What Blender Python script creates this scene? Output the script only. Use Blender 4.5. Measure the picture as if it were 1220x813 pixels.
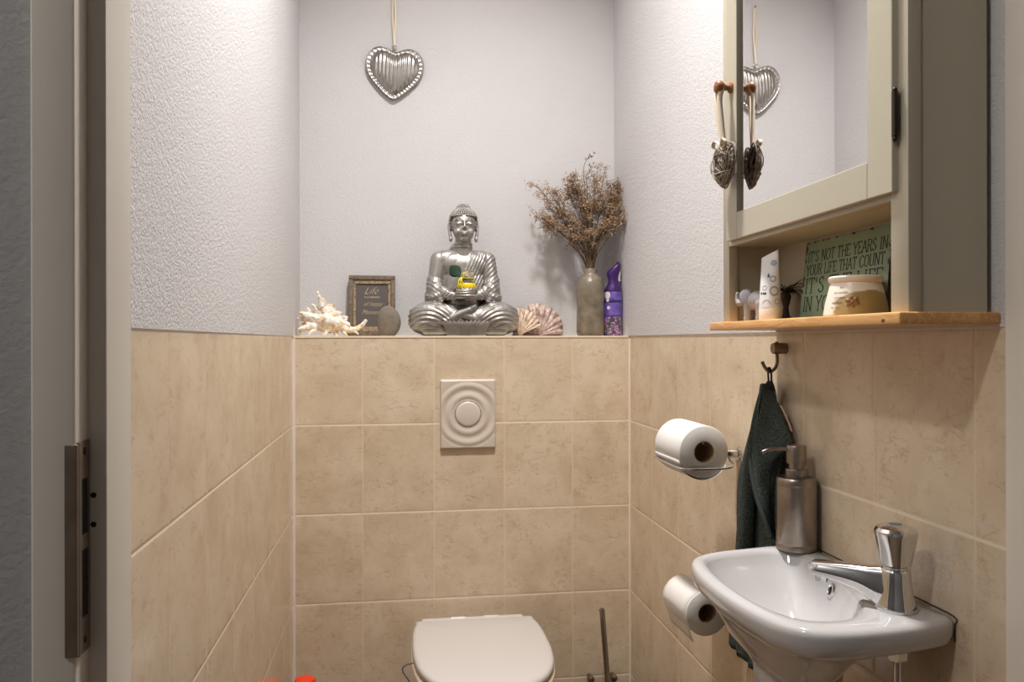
import bpy, bmesh, math, random
import numpy as np
from mathutils import Vector, Matrix, noise

random.seed(7); np.random.seed(7)
for _o in list(bpy.data.objects): bpy.data.objects.remove(_o)
SC = bpy.context.scene
COL = SC.collection
PI = math.pi

# ------------------------------------------------------------------ camera, light, exposure
F_PX = 943.7; YAW = math.radians(8.185); ROLL = math.radians(0.11); CAM_Z = 1.235
cam = bpy.data.cameras.new('camera'); camo = bpy.data.objects.new('camera', cam); COL.objects.link(camo)
cam.sensor_fit = 'HORIZONTAL'; cam.sensor_width = 36.0; cam.lens = 36.0 * F_PX / 1220.0
cam.clip_start = 0.02
camo.matrix_world = Matrix.Translation((0, 0, CAM_Z)) @ Matrix.Rotation(-YAW, 4, 'Z') @ Matrix.Rotation(PI/2, 4, 'X') @ Matrix.Rotation(-ROLL, 4, 'Z')
SC.camera = camo
w = bpy.data.worlds.new('world'); SC.world = w; w.use_nodes = True
w.node_tree.nodes['Background'].inputs[0].default_value = (0.9, 0.93, 1.0, 1); w.node_tree.nodes['Background'].inputs[1].default_value = 0.02
LAMP = (0.20, 1.36, 3.07)          # toilet room ceiling lamp
HALL_LAMP = (-1.2, 0.0, 3.07)     # hall ceiling lamp behind the camera
LAMP_POWER = 28.5
HALL_POWER = 23.0
SC.view_settings.view_transform = 'Standard'; SC.view_settings.look = 'None'
SC.view_settings.gamma = 1.0; SC.view_settings.use_curve_mapping = False
SC.view_settings.exposure = 0.0
SC.cycles.use_denoising = True
SC.cycles.max_bounces = 10; SC.cycles.diffuse_bounces = 6; SC.cycles.glossy_bounces = 6
SC.cycles.caustics_reflective = False; SC.cycles.caustics_refractive = False
SC.cycles.sample_clamp_indirect = 4.0

# ------------------------------------------------------------------ room dimensions
XL, XR = -0.2895, 0.6756           # tile faces of the side walls
YB, YP = 2.2602, 2.42              # tiled box front, plaster back wall
TOP = 1.25                          # top of the tiles / ledge
CEIL = 3.1
YF0, YF1 = 0.70, 0.7913             # doorway wall: hall face, toilet side

def at(px, py, Y=None, X=None):
    """world point seen at a pixel of the 1220x813 frame on the plane Y=.. or X=.."""
    u = (px-610)/F_PX; v = (406.5-py)/F_PX
    dx = math.cos(YAW)*u + math.sin(YAW); dy = -math.sin(YAW)*u + math.cos(YAW)
    t = Y/dy if Y is not None else X/dx
    return Vector((dx*t, dy*t, CAM_Z + v*t))

# ------------------------------------------------------------------ helpers
def srgb(r, g, b):
    def c(x):
        x /= 255.0
        return x/12.92 if x <= 0.04045 else ((x+0.055)/1.055)**2.4
    return (c(r), c(g), c(b), 1)

class Nodes:
    def __init__(s, mat): s.t = mat.node_tree; s.n = s.t.nodes
    def new(s, t, **k):
        n = s.n.new(t)
        for a, b in k.items(): setattr(n, a, b)
        return n
    def link(s, a, b): s.t.links.new(a, b)
    def math(s, op, a, b=None, c=None, clamp=False):
        n = s.n.new('ShaderNodeMath'); n.operation = op; n.use_clamp = clamp
        for i, v in enumerate((a, b, c)):
            if v is None: continue
            if isinstance(v, (int, float)): n.inputs[i].default_value = v
            else: s.t.links.new(v, n.inputs[i])
        return n.outputs[0]
    def mix(s, f, a, b, blend='MIX'):
        n = s.n.new('ShaderNodeMix'); n.data_type = 'RGBA'; n.blend_type = blend
        for i, v in ((0, f), (6, a), (7, b)):
            if isinstance(v, (int, float, tuple)): n.inputs[i].default_value = v
            else: s.t.links.new(v, n.inputs[i])
        return n.outputs[2]
    def ramp(s, f, stops):
        n = s.n.new('ShaderNodeValToRGB'); cr = n.color_ramp
        while len(cr.elements) < len(stops): cr.elements.new(0.5)
        for e, (p, c) in zip(cr.elements, stops): e.position = p; e.color = c if len(c) == 4 else (*c, 1)
        s.t.links.new(f, n.inputs[0]); return n.outputs[0]
    def noise(s, vec, scale, detail=3, rough=0.5, dist=0.0):
        n = s.n.new('ShaderNodeTexNoise'); n.inputs['Scale'].default_value = scale
        n.inputs['Detail'].default_value = detail; n.inputs['Roughness'].default_value = rough; n.inputs['Distortion'].default_value = dist
        if vec is not None: s.t.links.new(vec, n.inputs['Vector'])
        return n.outputs['Fac']
    def bump(s, h, strength, dist, normal=None):
        n = s.n.new('ShaderNodeBump'); n.inputs['Strength'].default_value = strength; n.inputs['Distance'].default_value = dist
        s.t.links.new(h, n.inputs['Height'])
        if normal is not None: s.t.links.new(normal, n.inputs['Normal'])
        return n.outputs[0]

def mat(name, col, rough=0.5, metal=0.0, spec=None, var=0.0, vscale=20, bump=0.0, bscale=200, bdist=0.001, col2=None, coat=0.0, sub=0.0):
    m = bpy.data.materials.new(name); m.use_nodes = True
    N = Nodes(m); b = N.n['Principled BSDF']
    b.inputs['Base Color'].default_value = col; b.inputs['Roughness'].default_value = rough; b.inputs['Metallic'].default_value = metal
    if spec is not None: b.inputs['Specular IOR Level'].default_value = spec
    if coat: b.inputs['Coat Weight'].default_value = coat; b.inputs['Coat Roughness'].default_value = 0.05
    if sub: b.inputs['Subsurface Weight'].default_value = sub; b.inputs['Subsurface Radius'].default_value = (0.01, 0.006, 0.004)
    tc = N.new('ShaderNodeTexCoord').outputs['Object']
    if var or col2:
        f = N.noise(tc, vscale, 4, 0.6)
        c2 = col2 or tuple([x*(1-var) for x in col[:3]] + [1])
        f2 = N.ramp(f, [(0.35, (0, 0, 0)), (0.65, (1, 1, 1))])
        N.link(N.mix(f2, col, c2), b.inputs['Base Color'])
    if bump:
        h = N.noise(tc, bscale, 3, 0.6)
        N.link(N.bump(h, bump, bdist), b.inputs['Normal'])
    return m

def tile_mat(name, axis, u0, depth_axis_scale=1.0):
    """glazed beige wall tiles 20 x 25 cm; axis: 0 runs along X, 1 runs along Y"""
    m = bpy.data.materials.new(name); m.use_nodes = True
    N = Nodes(m); b = N.n['Principled BSDF']
    geo = N.new('ShaderNodeTexCoord').outputs['Object']
    sep = N.new('ShaderNodeSeparateXYZ'); N.link(geo, sep.inputs[0])
    u = N.math('DIVIDE', N.math('SUBTRACT', sep.outputs[axis], u0), 0.2)
    v = N.math('DIVIDE', N.math('SUBTRACT', sep.outputs[2], TOP), 0.249)
    fu = N.math('FRACT', u); fv = N.math('FRACT', v)
    du = N.math('MULTIPLY', N.math('MINIMUM', fu, N.math('SUBTRACT', 1.0, fu)), 0.2)
    dv = N.math('MULTIPLY', N.math('MINIMUM', fv, N.math('SUBTRACT', 1.0, fv)), 0.249)
    # no joint at the very top edge
    d = N.math('MINIMUM', du, dv)
    cu = N.math('FLOOR', u); cv = N.math('FLOOR', v)
    cell = N.new('ShaderNodeCombineXYZ'); N.link(cu, cell.inputs[0]); N.link(cv, cell.inputs[1]); cell.inputs[2].default_value = axis*3.3+u0
    wn = N.new('ShaderNodeTexWhiteNoise'); wn.noise_dimensions = '3D'; N.link(cell.outputs[0], wn.inputs['Vector'])
    # marbling: own offset per tile
    off = N.new('ShaderNodeVectorMath', operation='MULTIPLY_ADD'); N.link(wn.outputs['Color'], off.inputs[0]); off.inputs[1].default_value = (7, 7, 7); N.link(geo, off.inputs[2])
    vec = off.outputs[0]
    big = N.noise(vec, 9, 5, 0.6, 0.4)
    base = N.ramp(big, [(0.28, srgb(199, 179, 153)), (0.5, srgb(213, 195, 170)), (0.72, srgb(223, 207, 184))])
    mp = N.new('ShaderNodeMapping'); mp.inputs['Rotation'].default_value = (0.5, 0.6, 0.9); mp.inputs['Scale'].default_value = (1.0, 1.0, 2.4); N.link(vec, mp.inputs[0])
    vn = N.noise(mp.outputs[0], 24, 5, 0.62, 0.5)
    vein = N.ramp(N.math('ABSOLUTE', N.math('SUBTRACT', vn, 0.5)), [(0.0, (1, 1, 1)), (0.018, (0.6, 0.6, 0.6)), (0.04, (0, 0, 0))])
    patch = N.ramp(N.noise(vec, 26, 3, 0.65), [(0.46, (0, 0, 0)), (0.66, (1, 1, 1))])
    veinm = N.math('MULTIPLY', N.math('MULTIPLY', vein, patch), 0.48)
    c = N.mix(veinm, base, srgb(160, 126, 92))
    mp2 = N.new('ShaderNodeMapping'); mp2.inputs['Scale'].default_value = (1.0, 1.0, 0.45); N.link(vec, mp2.inputs[0])
    sp = N.ramp(N.noise(mp2.outputs[0], 75, 5, 0.75), [(0.58, (0, 0, 0)), (0.72, (1, 1, 1))])
    c = N.mix(N.math('MULTIPLY', sp, 0.38), c, srgb(176, 142, 106))
    var = N.ramp(wn.outputs['Value'], [(0, (0.965, 0.96, 0.955)), (1, (1.0, 1.0, 1.0))])
    c = N.mix(1.0, c, var, 'MULTIPLY')
    gm = N.ramp(d, [(0.0, (1, 1, 1)), (0.0011, (1, 1, 1)), (0.0016, (0, 0, 0))])
    # joints: the horizontal ones are filled wider and paler than the vertical ones
    gh = N.ramp(dv, [(0.0, (1, 1, 1)), (0.0015, (1, 1, 1)), (0.0021, (0, 0, 0))])
    gv = N.ramp(du, [(0.0, (1, 1, 1)), (0.0010, (1, 1, 1)), (0.0016, (0, 0, 0))])
    c = N.mix(N.math('MULTIPLY', gv, 0.85), c, srgb(220, 200, 172))
    c = N.mix(gh, c, srgb(236, 220, 196))
    N.link(c, b.inputs['Base Color'])
    g = N.math('MAXIMUM', gh, gv)
    N.link(N.math('MULTIPLY_ADD', g, 0.45, 0.16), b.inputs['Roughness'])
    b.inputs['Specular IOR Level'].default_value = 0.5
    prof = N.ramp(d, [(0.0, (0, 0, 0)), (0.0012, (0.1, 0.1, 0.1)), (0.0035, (0.85, 0.85, 0.85)), (0.008, (1, 1, 1))])
    n1 = N.bump(prof, 0.6, 0.0012)
    n2 = N.bump(N.noise(geo, 14, 3, 0.5), 0.10, 0.004, n1)
    N.link(n2, b.inputs['Normal'])
    return m

def plaster_mat(name, col, strength=0.5, scale=170, dist=0.002):
    m = bpy.data.materials.new(name); m.use_nodes = True
    N = Nodes(m); b = N.n['Principled BSDF']
    tc = N.new('ShaderNodeTexCoord').outputs['Object']
    b.inputs['Base Color'].default_value = col; b.inputs['Roughness'].default_value = 0.75; b.inputs['Specular IOR Level'].default_value = 0.25
    h1 = N.noise(tc, scale, 3, 0.55, 0.3); h2 = N.noise(tc, scale*0.35, 2, 0.5)
    h = N.math('ADD', h1, N.math('MULTIPLY', h2, 0.6))
    N.link(N.bump(h, strength, dist), b.inputs['Normal'])
    f = N.ramp(N.noise(tc, 3, 2, 0.5), [(0.3, (0.965, 0.96, 0.955)), (0.7, (1, 1, 1))])
    N.link(N.mix(1.0, col, f, 'MULTIPLY'), b.inputs['Base Color'])
    return m

def wood_mat(name, c1, c2, scale=1.0, axis=1, rough=0.4):
    m = bpy.data.materials.new(name); m.use_nodes = True
    N = Nodes(m); b = N.n['Principled BSDF']
    tc = N.new('ShaderNodeTexCoord').outputs['Object']
    mp = N.new('ShaderNodeMapping'); s = [14*scale]*3; s[axis] = 1.2*scale; mp.inputs['Scale'].default_value = s; N.link(tc, mp.inputs[0])
    n = N.noise(mp.outputs[0], 6, 5, 0.6, 1.2)
    c = N.ramp(n, [(0.3, c1), (0.48, c2), (0.56, c1), (0.7, c2)])
    N.link(c, b.inputs['Base Color']); b.inputs['Roughness'].default_value = rough
    N.link(N.bump(n, 0.15, 0.001), b.inputs['Normal'])
    return m

def emit_mat(name, col, strength):
    m = bpy.data.materials.new(name); m.use_nodes = True
    b = m.node_tree.nodes['Principled BSDF']; b.inputs['Base Color'].default_value = (0.8, 0.8, 0.8, 1)
    b.inputs['Emission Color'].default_value = col; b.inputs['Emission Strength'].default_value = strength
    return m

def link(name, me, material=None, parent=None, smooth=True, origin=None):
    """mesh given in world coordinates -> object; origin = world point of its origin"""
    o = bpy.data.objects.new(name, me); COL.objects.link(o)
    if isinstance(material, (list, tuple)):
        for x in material: me.materials.append(x)
    elif material: me.materials.append(material)
    if parent is not None:
        base = parent_world(parent); me.transform(Matrix.Translation(-base)); o.parent = parent
        o['_w'] = list(base)
    elif origin is not None:
        me.transform(Matrix.Translation(-Vector(origin))); o.location = origin; o['_w'] = list(origin)
    else: o['_w'] = [0, 0, 0]
    if smooth:
        me.polygons.foreach_set('use_smooth', [True]*len(me.polygons))
    return o

def parent_world(p):
    return Vector(p['_w'])

def smooth_angle(o, ang=40):
    me = o.data
    bm = bmesh.new(); bm.from_mesh(me)
    for e in bm.edges:
        if len(e.link_faces) == 2: e.smooth = e.calc_face_angle(0) < math.radians(ang)
    bm.to_mesh(me); bm.free()

def from_bm(bm, name='m'):
    me = bpy.data.meshes.new(name); bm.normal_update(); bm.to_mesh(me); bm.free(); return me

def part(name, bm, material, parent=None, smooth=True, ang=40, origin=None, label=None):
    me = from_bm(bm, name) if isinstance(bm, bmesh.types.BMesh) else bm
    o = link(name, me, material, parent, smooth, origin)
    if smooth and ang: smooth_angle(o, ang)
    if label: o['label'] = label
    return o

def root(name, loc, label, cat, group=None):
    o = bpy.data.objects.new(name, None); COL.objects.link(o); o.location = loc; o['_w'] = list(loc)
    o.empty_display_size = 0.02
    o['label'] = label; o['category'] = cat
    if group: o['group'] = group
    return o

def tag(o, label, cat, group=None):
    o['label'] = label; o['category'] = cat
    if group: o['group'] = group
    return o

def structure(o): o['kind'] = 'structure'; return o

B = bmesh.new
def box(bm, x0, x1, y0, y1, z0, z1, bev=0.0, seg=2, M=None):
    r = bmesh.ops.create_cube(bm, size=1.0)
    vs = r['verts']
    for v in vs: v.co = Vector(((x0+x1)/2+v.co.x*(x1-x0), (y0+y1)/2+v.co.y*(y1-y0), (z0+z1)/2+v.co.z*(z1-z0)))
    if M is not None:
        for v in vs: v.co = M @ v.co
    if bev:
        es = {e for v in vs for e in v.link_edges}
        bmesh.ops.bevel(bm, geom=list(es), offset=bev, segments=seg, profile=0.5, affect='EDGES')
    return bm

def frame_from(d):
    d = d.normalized(); a = Vector((0, 0, 1)) if abs(d.z) < 0.9 else Vector((1, 0, 0))
    x = d.cross(a).normalized(); y = d.cross(x).normalized(); return x, y

def tube(bm, pts, r, n=10, caps=True, closed=False):
    pts = [Vector(p) for p in pts]
    rs = r if isinstance(r, (list, tuple)) else [r]*len(pts)
    rings = []; xprev = None; m = len(pts)
    for i, p in enumerate(pts):
        if closed: d = pts[(i+1) % m]-pts[i-1]
        else: d = pts[min(i+1, m-1)]-pts[max(i-1, 0)]
        if d.length < 1e-9: d = Vector((0, 0, 1))
        d.normalize()
        if xprev is None: x, y = frame_from(d)
        else:
            x = (xprev - d*xprev.dot(d))
            x = x.normalized() if x.length > 1e-6 else frame_from(d)[0]
            y = d.cross(x)
        xprev = x
        rings.append([bm.verts.new(p + (x*math.cos(t)+y*math.sin(t))*rs[i]) for t in [2*PI*k/n for k in range(n)]])
    rr = list(zip(rings, rings[1:])) + ([(rings[-1], rings[0])] if closed else [])
    for a, b in rr:
        for k in range(n): bm.faces.new((a[k], a[(k+1) % n], b[(k+1) % n], b[k]))
    if caps and not closed:
        bm.faces.new(rings[0][::-1]); bm.faces.new(rings[-1])
    return bm

def lathe(bm, prof, c=(0, 0, 0), axis=(0, 0, 1), n=48, cap0=True, cap1=True, sx=1, sy=1):
    """prof: list of (radius, height) along axis"""
    c = Vector(c); ax = Vector(axis).normalized()
    if abs(ax.z) > 0.999: x, y = Vector((1, 0, 0)), Vector((0, 1, 0))
    else: x, y = frame_from(ax)
    rings = []
    for r, h in prof:
        rings.append([bm.verts.new(c + ax*h + x*math.cos(t)*r*sx + y*math.sin(t)*r*sy) for t in [2*PI*k/n for k in range(n)]])
    for a, b in zip(rings, rings[1:]):
        for k in range(n): bm.faces.new((a[k], a[(k+1) % n], b[(k+1) % n], b[k]))
    if cap0: bm.faces.new(rings[0][::-1])
    if cap1: bm.faces.new(rings[-1])
    bmesh.ops.recalc_face_normals(bm, faces=bm.faces)
    return bm

def ell(bm, c, r, rot=None, u=24, v=16):
    q = bmesh.ops.create_uvsphere(bm, u_segments=u, v_segments=v, radius=1.0)
    if isinstance(r, (int, float)): r = (r, r, r)
    R = rot or Matrix.Identity(3)
    for w_ in q['verts']: w_.co = Vector(c) + R @ Vector((w_.co.x*r[0], w_.co.y*r[1], w_.co.z*r[2]))
    return bm

def capsule(bm, p0, p1, r0, r1, k=7):
    p0, p1 = Vector(p0), Vector(p1)
    ell(bm, p0, r0, u=16, v=10); ell(bm, p1, r1, u=16, v=10)
    tube(bm, [p0, p1], [r0, r1], 16)

def rot_euler(x=0, y=0, z=0): return (Matrix.Rotation(z, 3, 'Z') @ Matrix.Rotation(y, 3, 'Y') @ Matrix.Rotation(x, 3, 'X'))

def remesh(bm, voxel, smooth=2, factor=0.5):
    me = from_bm(bm); o = bpy.data.objects.new('tmp', me); COL.objects.link(o)
    md = o.modifiers.new('r', 'REMESH'); md.mode = 'VOXEL'; md.voxel_size = voxel; md.adaptivity = 0
    if smooth:
        s = o.modifiers.new('s', 'SMOOTH'); s.iterations = smooth; s.factor = factor
    dg = bpy.context.evaluated_depsgraph_get(); dg.update()
    out = bpy.data.meshes.new_from_object(o.evaluated_get(dg))
    bpy.data.objects.remove(o); bpy.data.meshes.remove(me)
    return out

def catmull(pts, per=8, closed=True):
    pts = [Vector(p) for p in pts]; n = len(pts); out = []
    rng = range(n) if closed else range(n-1)
    for i in rng:
        if closed: p0, p1, p2, p3 = pts[i-1], pts[i], pts[(i+1) % n], pts[(i+2) % n]
        else: p0, p1, p2, p3 = pts[max(i-1, 0)], pts[i], pts[i+1], pts[min(i+2, n-1)]
        for k in range(per):
            t = k/per
            out.append(0.5*((2*p1)+(-p0+p2)*t+(2*p0-5*p1+4*p2-p3)*t*t+(-p0+3*p1-3*p2+p3)*t**3))
    if not closed: out.append(pts[-1])
    return out

def ray_outline(poly, c, n):
    """radius of a closed polygon about c for n angles"""
    out = []
    P = [(p[0]-c[0], p[1]-c[1]) for p in poly]
    for k in range(n):
        t = 2*PI*k/n; dx, dy = math.cos(t), math.sin(t); best = 0
        for (x0, y0), (x1, y1) in zip(P, P[1:]+P[:1]):
            ex, ey = x1-x0, y1-y0; den = dx*ey-dy*ex
            if abs(den) < 1e-12: continue
            s = (x0*ey-y0*ex)/den; q = (x0*dy-y0*dx)/den
            if s > 0 and -1e-9 <= q <= 1+1e-9: best = max(best, s)
        out.append(best)
    return out

def text_mesh(body, size, M, align='CENTER', extrude=0.0002, shear=0.0, offset=0.0, sx=1.0, space=1.0):
    cu = bpy.data.curves.new('t', 'FONT'); cu.body = body; cu.size = size; cu.align_x = align; cu.align_y = 'CENTER'
    cu.extrude = extrude; cu.shear = shear; cu.offset = offset; cu.space_character = space; cu.resolution_u = 3
    o = bpy.data.objects.new('t', cu); COL.objects.link(o)
    dg = bpy.context.evaluated_depsgraph_get(); dg.update()
    me = bpy.data.meshes.new_from_object(o.evaluated_get(dg))
    bpy.data.objects.remove(o); bpy.data.curves.remove(cu)
    me.transform(M @ Matrix.Diagonal((sx, 1, 1, 1)))
    return me

def plane_matrix(origin, xdir, ydir):
    x = Vector(xdir).normalized(); y = Vector(ydir).normalized(); z = x.cross(y)
    return Matrix(((x.x, y.x, z.x, origin[0]), (x.y, y.y, z.y, origin[1]), (x.z, y.z, z.z, origin[2]), (0, 0, 0, 1)))

def join_meshes(mes):
    bm = B()
    for m in mes: bm.from_mesh(m); bpy.data.meshes.remove(m)
    return bm

# ------------------------------------------------------------------ materials
M = {}
M['tile_back'] = tile_mat('tiles_back', 0, -0.0978)
M['tile_left'] = tile_mat('tiles_left', 1, 1.0609)
M['tile_right'] = tile_mat('tiles_right', 1, 2.0507 - 2.0)
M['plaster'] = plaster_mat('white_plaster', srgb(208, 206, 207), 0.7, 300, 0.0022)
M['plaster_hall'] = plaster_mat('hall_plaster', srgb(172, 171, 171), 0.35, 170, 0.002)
M['ceiling'] = plaster_mat('ceiling_paint', srgb(235, 232, 228), 0.2, 150, 0.001)
M['floor'] = mat('floor_tiles', srgb(120, 100, 82), 0.35, var=0.2, vscale=6)
M['caulk'] = mat('caulk', srgb(226, 215, 202), 0.5)
M['ledge'] = mat('ledge_edge', srgb(222, 206, 182), 0.4)
M['frame_paint'] = mat('door_frame_paint', srgb(226, 219, 208), 0.35, var=0.03, vscale=5)
M['strike'] = mat('strike_metal', srgb(128, 114, 102), 0.5, 0.5, var=0.25, vscale=40)
M['dark'] = mat('dark_hole', srgb(22, 20, 18), 0.8)
M['cabinet'] = mat('cabinet_paint', srgb(185, 178, 159), 0.38, bump=0.05, bscale=60)
M['mirror'] = mat('mirror_glass', (0.93, 0.93, 0.93, 1), 0.0, 1.0)
M['shelf_wood'] = wood_mat('pine', srgb(226, 178, 118), srgb(206, 150, 90), 1.0, 1, 0.35)
M['knob_wood'] = wood_mat('knob_wood', srgb(158, 108, 62), srgb(132, 84, 44), 6.0, 2, 0.3)
M['hinge'] = mat('hinge_metal', srgb(70, 60, 54), 0.4, 0.8)
M['ceramic'] = mat('ceramic', srgb(186, 184, 184), 0.07, coat=0.3)
M['toilet'] = mat('toilet_plastic', srgb(198, 193, 190), 0.22)
M['chrome'] = mat('chrome', (0.72, 0.72, 0.73, 1), 0.08, 1.0)
M['steel'] = mat('brushed_steel', srgb(165, 155, 145), 0.32, 0.95, var=0.2, vscale=50, bump=0.1, bscale=400, bdist=0.0003)
M['nickel'] = mat('worn_nickel', srgb(140, 125, 108), 0.35, 0.9)
M['paper'] = mat('tissue', srgb(222, 219, 215), 0.9, bump=0.3, bscale=500, bdist=0.0006)
M['card'] = mat('cardboard', srgb(150, 120, 88), 0.9)
M['silver'] = mat('silver_leaf', srgb(176, 172, 167), 0.42, 0.72, var=0.22, vscale=60, bump=0.15, bscale=260, bdist=0.0008)
M['heart'] = mat('heart_metal', srgb(185, 180, 175), 0.28, 0.95, var=0.2, vscale=80)
M['ribbon'] = mat('cream_ribbon', srgb(222, 208, 186), 0.7)
M['twig'] = mat('twig', srgb(112, 100, 90), 0.85, col2=srgb(172, 158, 144), vscale=90, bump=0.3, bscale=300)
M['towel'] = mat('towel', srgb(54, 58, 54), 0.98, spec=0.05, col2=srgb(84, 92, 88), vscale=330, bump=1.0, bscale=360, bdist=0.004)
M['towel_hem'] = mat('towel_hem', srgb(62, 70, 67), 0.9, spec=0.1, bump=0.3, bscale=700)
M['vase'] = mat('vase_glaze', srgb(98, 92, 80), 0.35, col2=srgb(136, 122, 104), vscale=28, bump=0.3, bscale=45, bdist=0.004)
M['stem'] = mat('dry_stem', srgb(106, 84, 62), 0.9)
M['floret'] = mat('dry_floret', srgb(190, 160, 124), 0.9, col2=srgb(146, 116, 86), vscale=35)
M['floret_dark'] = mat('dry_floret_dark', srgb(112, 90, 74), 0.9, col2=srgb(146, 120, 96), vscale=60)
M['purple'] = mat('purple_cap', srgb(62, 28, 96), 0.3)
M['stone'] = mat('stone', srgb(128, 118, 106), 0.85, col2=srgb(112, 104, 94), vscale=60, bump=0.2, bscale=300)
M['green_leaf'] = mat('green_leaf', srgb(30, 58, 40), 0.5)
M['yellow'] = mat('yellow_wax', srgb(240, 205, 20), 0.4)
M['yellow_ribbon'] = mat('yellow_ribbon', srgb(232, 222, 70), 0.6)
M['red'] = mat('red_plastic', srgb(226, 62, 24), 0.3)
M['bluewire'] = mat('blue_plastic', srgb(70, 90, 110), 0.4)
M['black'] = mat('black_paint', srgb(40, 44, 40), 0.7)
M['white_trim'] = mat('white_paint', srgb(205, 196, 186), 0.4)
M['seal'] = mat('seal', srgb(70, 58, 46), 0.8)

# ------------------------------------------------------------------ structure
b = B(); box(b, -1.6, 1.6, -1.7, 2.7, -0.1, 0.0); structure(part('floor', b, M['floor'], smooth=False))
b = B(); box(b, -1.6, 1.6, -1.7, 2.7, CEIL, CEIL+0.1); structure(part('ceiling', b, M['ceiling'], smooth=False))

def wall_two(name, boxes_tile, boxes_plaster, tm, extra=None):
    bm = B()
    for q in boxes_tile: box(bm, *q)
    nt = len(bm.faces)
    for q in boxes_plaster: box(bm, *q)
    bm.faces.ensure_lookup_table()
    for i, f in enumerate(bm.faces): f.material_index = 0 if i < nt else 1
    return structure(part(name, bm, [tm, M['plaster']], smooth=False))
wall_two('wall_left', [(XL-0.1, XL, YF1-0.03, YP+0.02, 0, TOP)], [(XL-0.1, XL+0.001, YF1-0.03, YP+0.02, TOP, CEIL)], M['tile_left'])
wall_two('wall_right', [(XR, XR+0.1, YF1-0.03, YP+0.02, 0, TOP)], [(XR-0.002, XR+0.1, YF1-0.03, YP+0.02, TOP, CEIL)], M['tile_right'])
b = B(); box(b, XL-0.02, XR+0.05, YP, YP+0.1, TOP-0.02, CEIL); structure(part('wall_back', b, M['plaster'], smooth=False))
b = B(); box(b, XL+0.0001, XR-0.0001, YB, YP+0.05, 0, TOP-0.0065); structure(part('wall_back_box', b, M['tile_back'], smooth=False))
bpy.data.objects['wall_back_box'].name = 'wall_back_lower'
b = B(); box(b, XL+0.001, XR-0.003, YB-0.0015, YP-0.0005, TOP-0.0064, TOP, 0.0012); structure(part('trim_1', b, M['ledge'], smooth=False))
# silicone beads in the two tiled corners
b = B(); tube(b, [(XL+0.001, YB-0.001, 0), (XL+0.001, YB-0.001, TOP-0.007)], 0.0065, 10); structure(part('trim_2', b, M['caulk']))
b = B(); tube(b, [(XR-0.0005, YB-0.0005, 0), (XR-0.0005, YB-0.0005, TOP-0.007)], 0.0038, 10); structure(part('trim_3', b, M['caulk']))

# doorway wall with painted steel frame
XJL, XJR = -0.2491, 0.6649
b = B()
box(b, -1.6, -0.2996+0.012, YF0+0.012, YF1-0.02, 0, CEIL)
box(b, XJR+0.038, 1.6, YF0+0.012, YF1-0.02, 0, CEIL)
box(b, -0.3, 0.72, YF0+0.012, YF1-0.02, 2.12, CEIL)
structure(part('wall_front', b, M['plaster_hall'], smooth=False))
def jamb(sgn, xj):
    # profile in (x, y); sgn -1 = left jamb
    s = sgn
    pr = [(xj+s*0.0505, YF0+0.03), (xj+s*0.0505, YF0+0.003), (xj+s*0.0480, YF0), (xj+s*0.0185, YF0), (xj+s*0.0160, YF0+0.0012), (xj+s*0.0152, YF0+0.004),
          (xj+s*0.0155, YF0+0.027), (xj+s*0.0022, YF0+0.027), (xj+s*0.0006, YF0+0.0278), (xj, YF0+0.030),
          (xj, YF1-0.002), (xj+s*0.002, YF1), (xj+s*0.0385, YF1), (xj+s*0.0385, YF1-0.02)]
    bm = B()
    lo = [bm.verts.new((x, y, 0.0)) for x, y in pr]; hi = [bm.verts.new((x, y, 2.1)) for x, y in pr]
    n = len(pr)
    for k in range(n): bm.faces.new((lo[k], lo[(k+1) % n], hi[(k+1) % n], hi[k]))
    bm.faces.new(lo[::-1]); bm.faces.new(hi); bmesh.ops.recalc_face_normals(bm, faces=bm.faces)
    return bm
bm = jamb(-1, XJL)
tmp = from_bm(jamb(1, XJR)); bm.from_mesh(tmp); bpy.data.meshes.remove(tmp)
box(bm, XJL-0.05, XJR+0.05, YF0, YF1, 2.1, 2.15, 0.002)
door = structure(part('door_1', bm, M['frame_paint'], ang=30))
# strike plate with slots (frame of strips around the slots so the slots are real openings)
def zpx(y, d): return CAM_Z + (406.5-y)/F_PX*d
dS = 0.655
zt, zb = zpx(527.5, dS), zpx(784, dS)
xs = XJL-0.0155
holes = [(zpx(573, dS), zpx(641, dS)), (zpx(659, dS), zpx(741, dS))]
bm = B()
y0, y1 = YF0+0.003, YF0+0.0262
hy0, hy1 = YF0+0.009, YF0+0.0215
box(bm, xs, xs+0.002, y0, hy0, zb, zt); box(bm, xs, xs+0.002, hy1, y1, zb, zt)
zz = [zt, holes[0][0], holes[0][1], holes[1][0], holes[1][1], zb]
for a_, c_ in ((0, 1), (2, 3), (4, 5)): box(bm, xs, xs+0.002, hy0, hy1, zz[c_], zz[a_])
box(bm, xs-0.008, xs+0.002, YF0-0.0018, YF0+0.003, zb+0.001, zt-0.001, 0.001)
sp = part('strike_plate', bm, M['strike'], door, smooth=False, label='brown metal strike plate with two slots')
bm = B()
for (zh, zl) in holes: box(bm, xs-0.0002, xs+0.0006, hy0, hy1, zl, zh)
part('slot_recess', bm, M['dark'], sp, smooth=False)
for yp in (540, 769):
    bm = B(); lathe(bm, [(0.0001, 0.0006), (0.0032, 0.0004), (0.0034, 0)], (xs+0.002, (hy0+hy1)/2, zpx(yp, dS)), (1, 0, 0), 16); part('screw', bm, M['dark'], sp)
for yp in (590, 625):
    bm = B(); lathe(bm, [(0.0025, 0.0002), (0.0027, -0.001)], (XJL-0.011, YF0+0.027, zpx(yp, 0.68)), (0, -1, 0), 12); part('screw_hole', bm, M['dark'], door)

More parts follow.
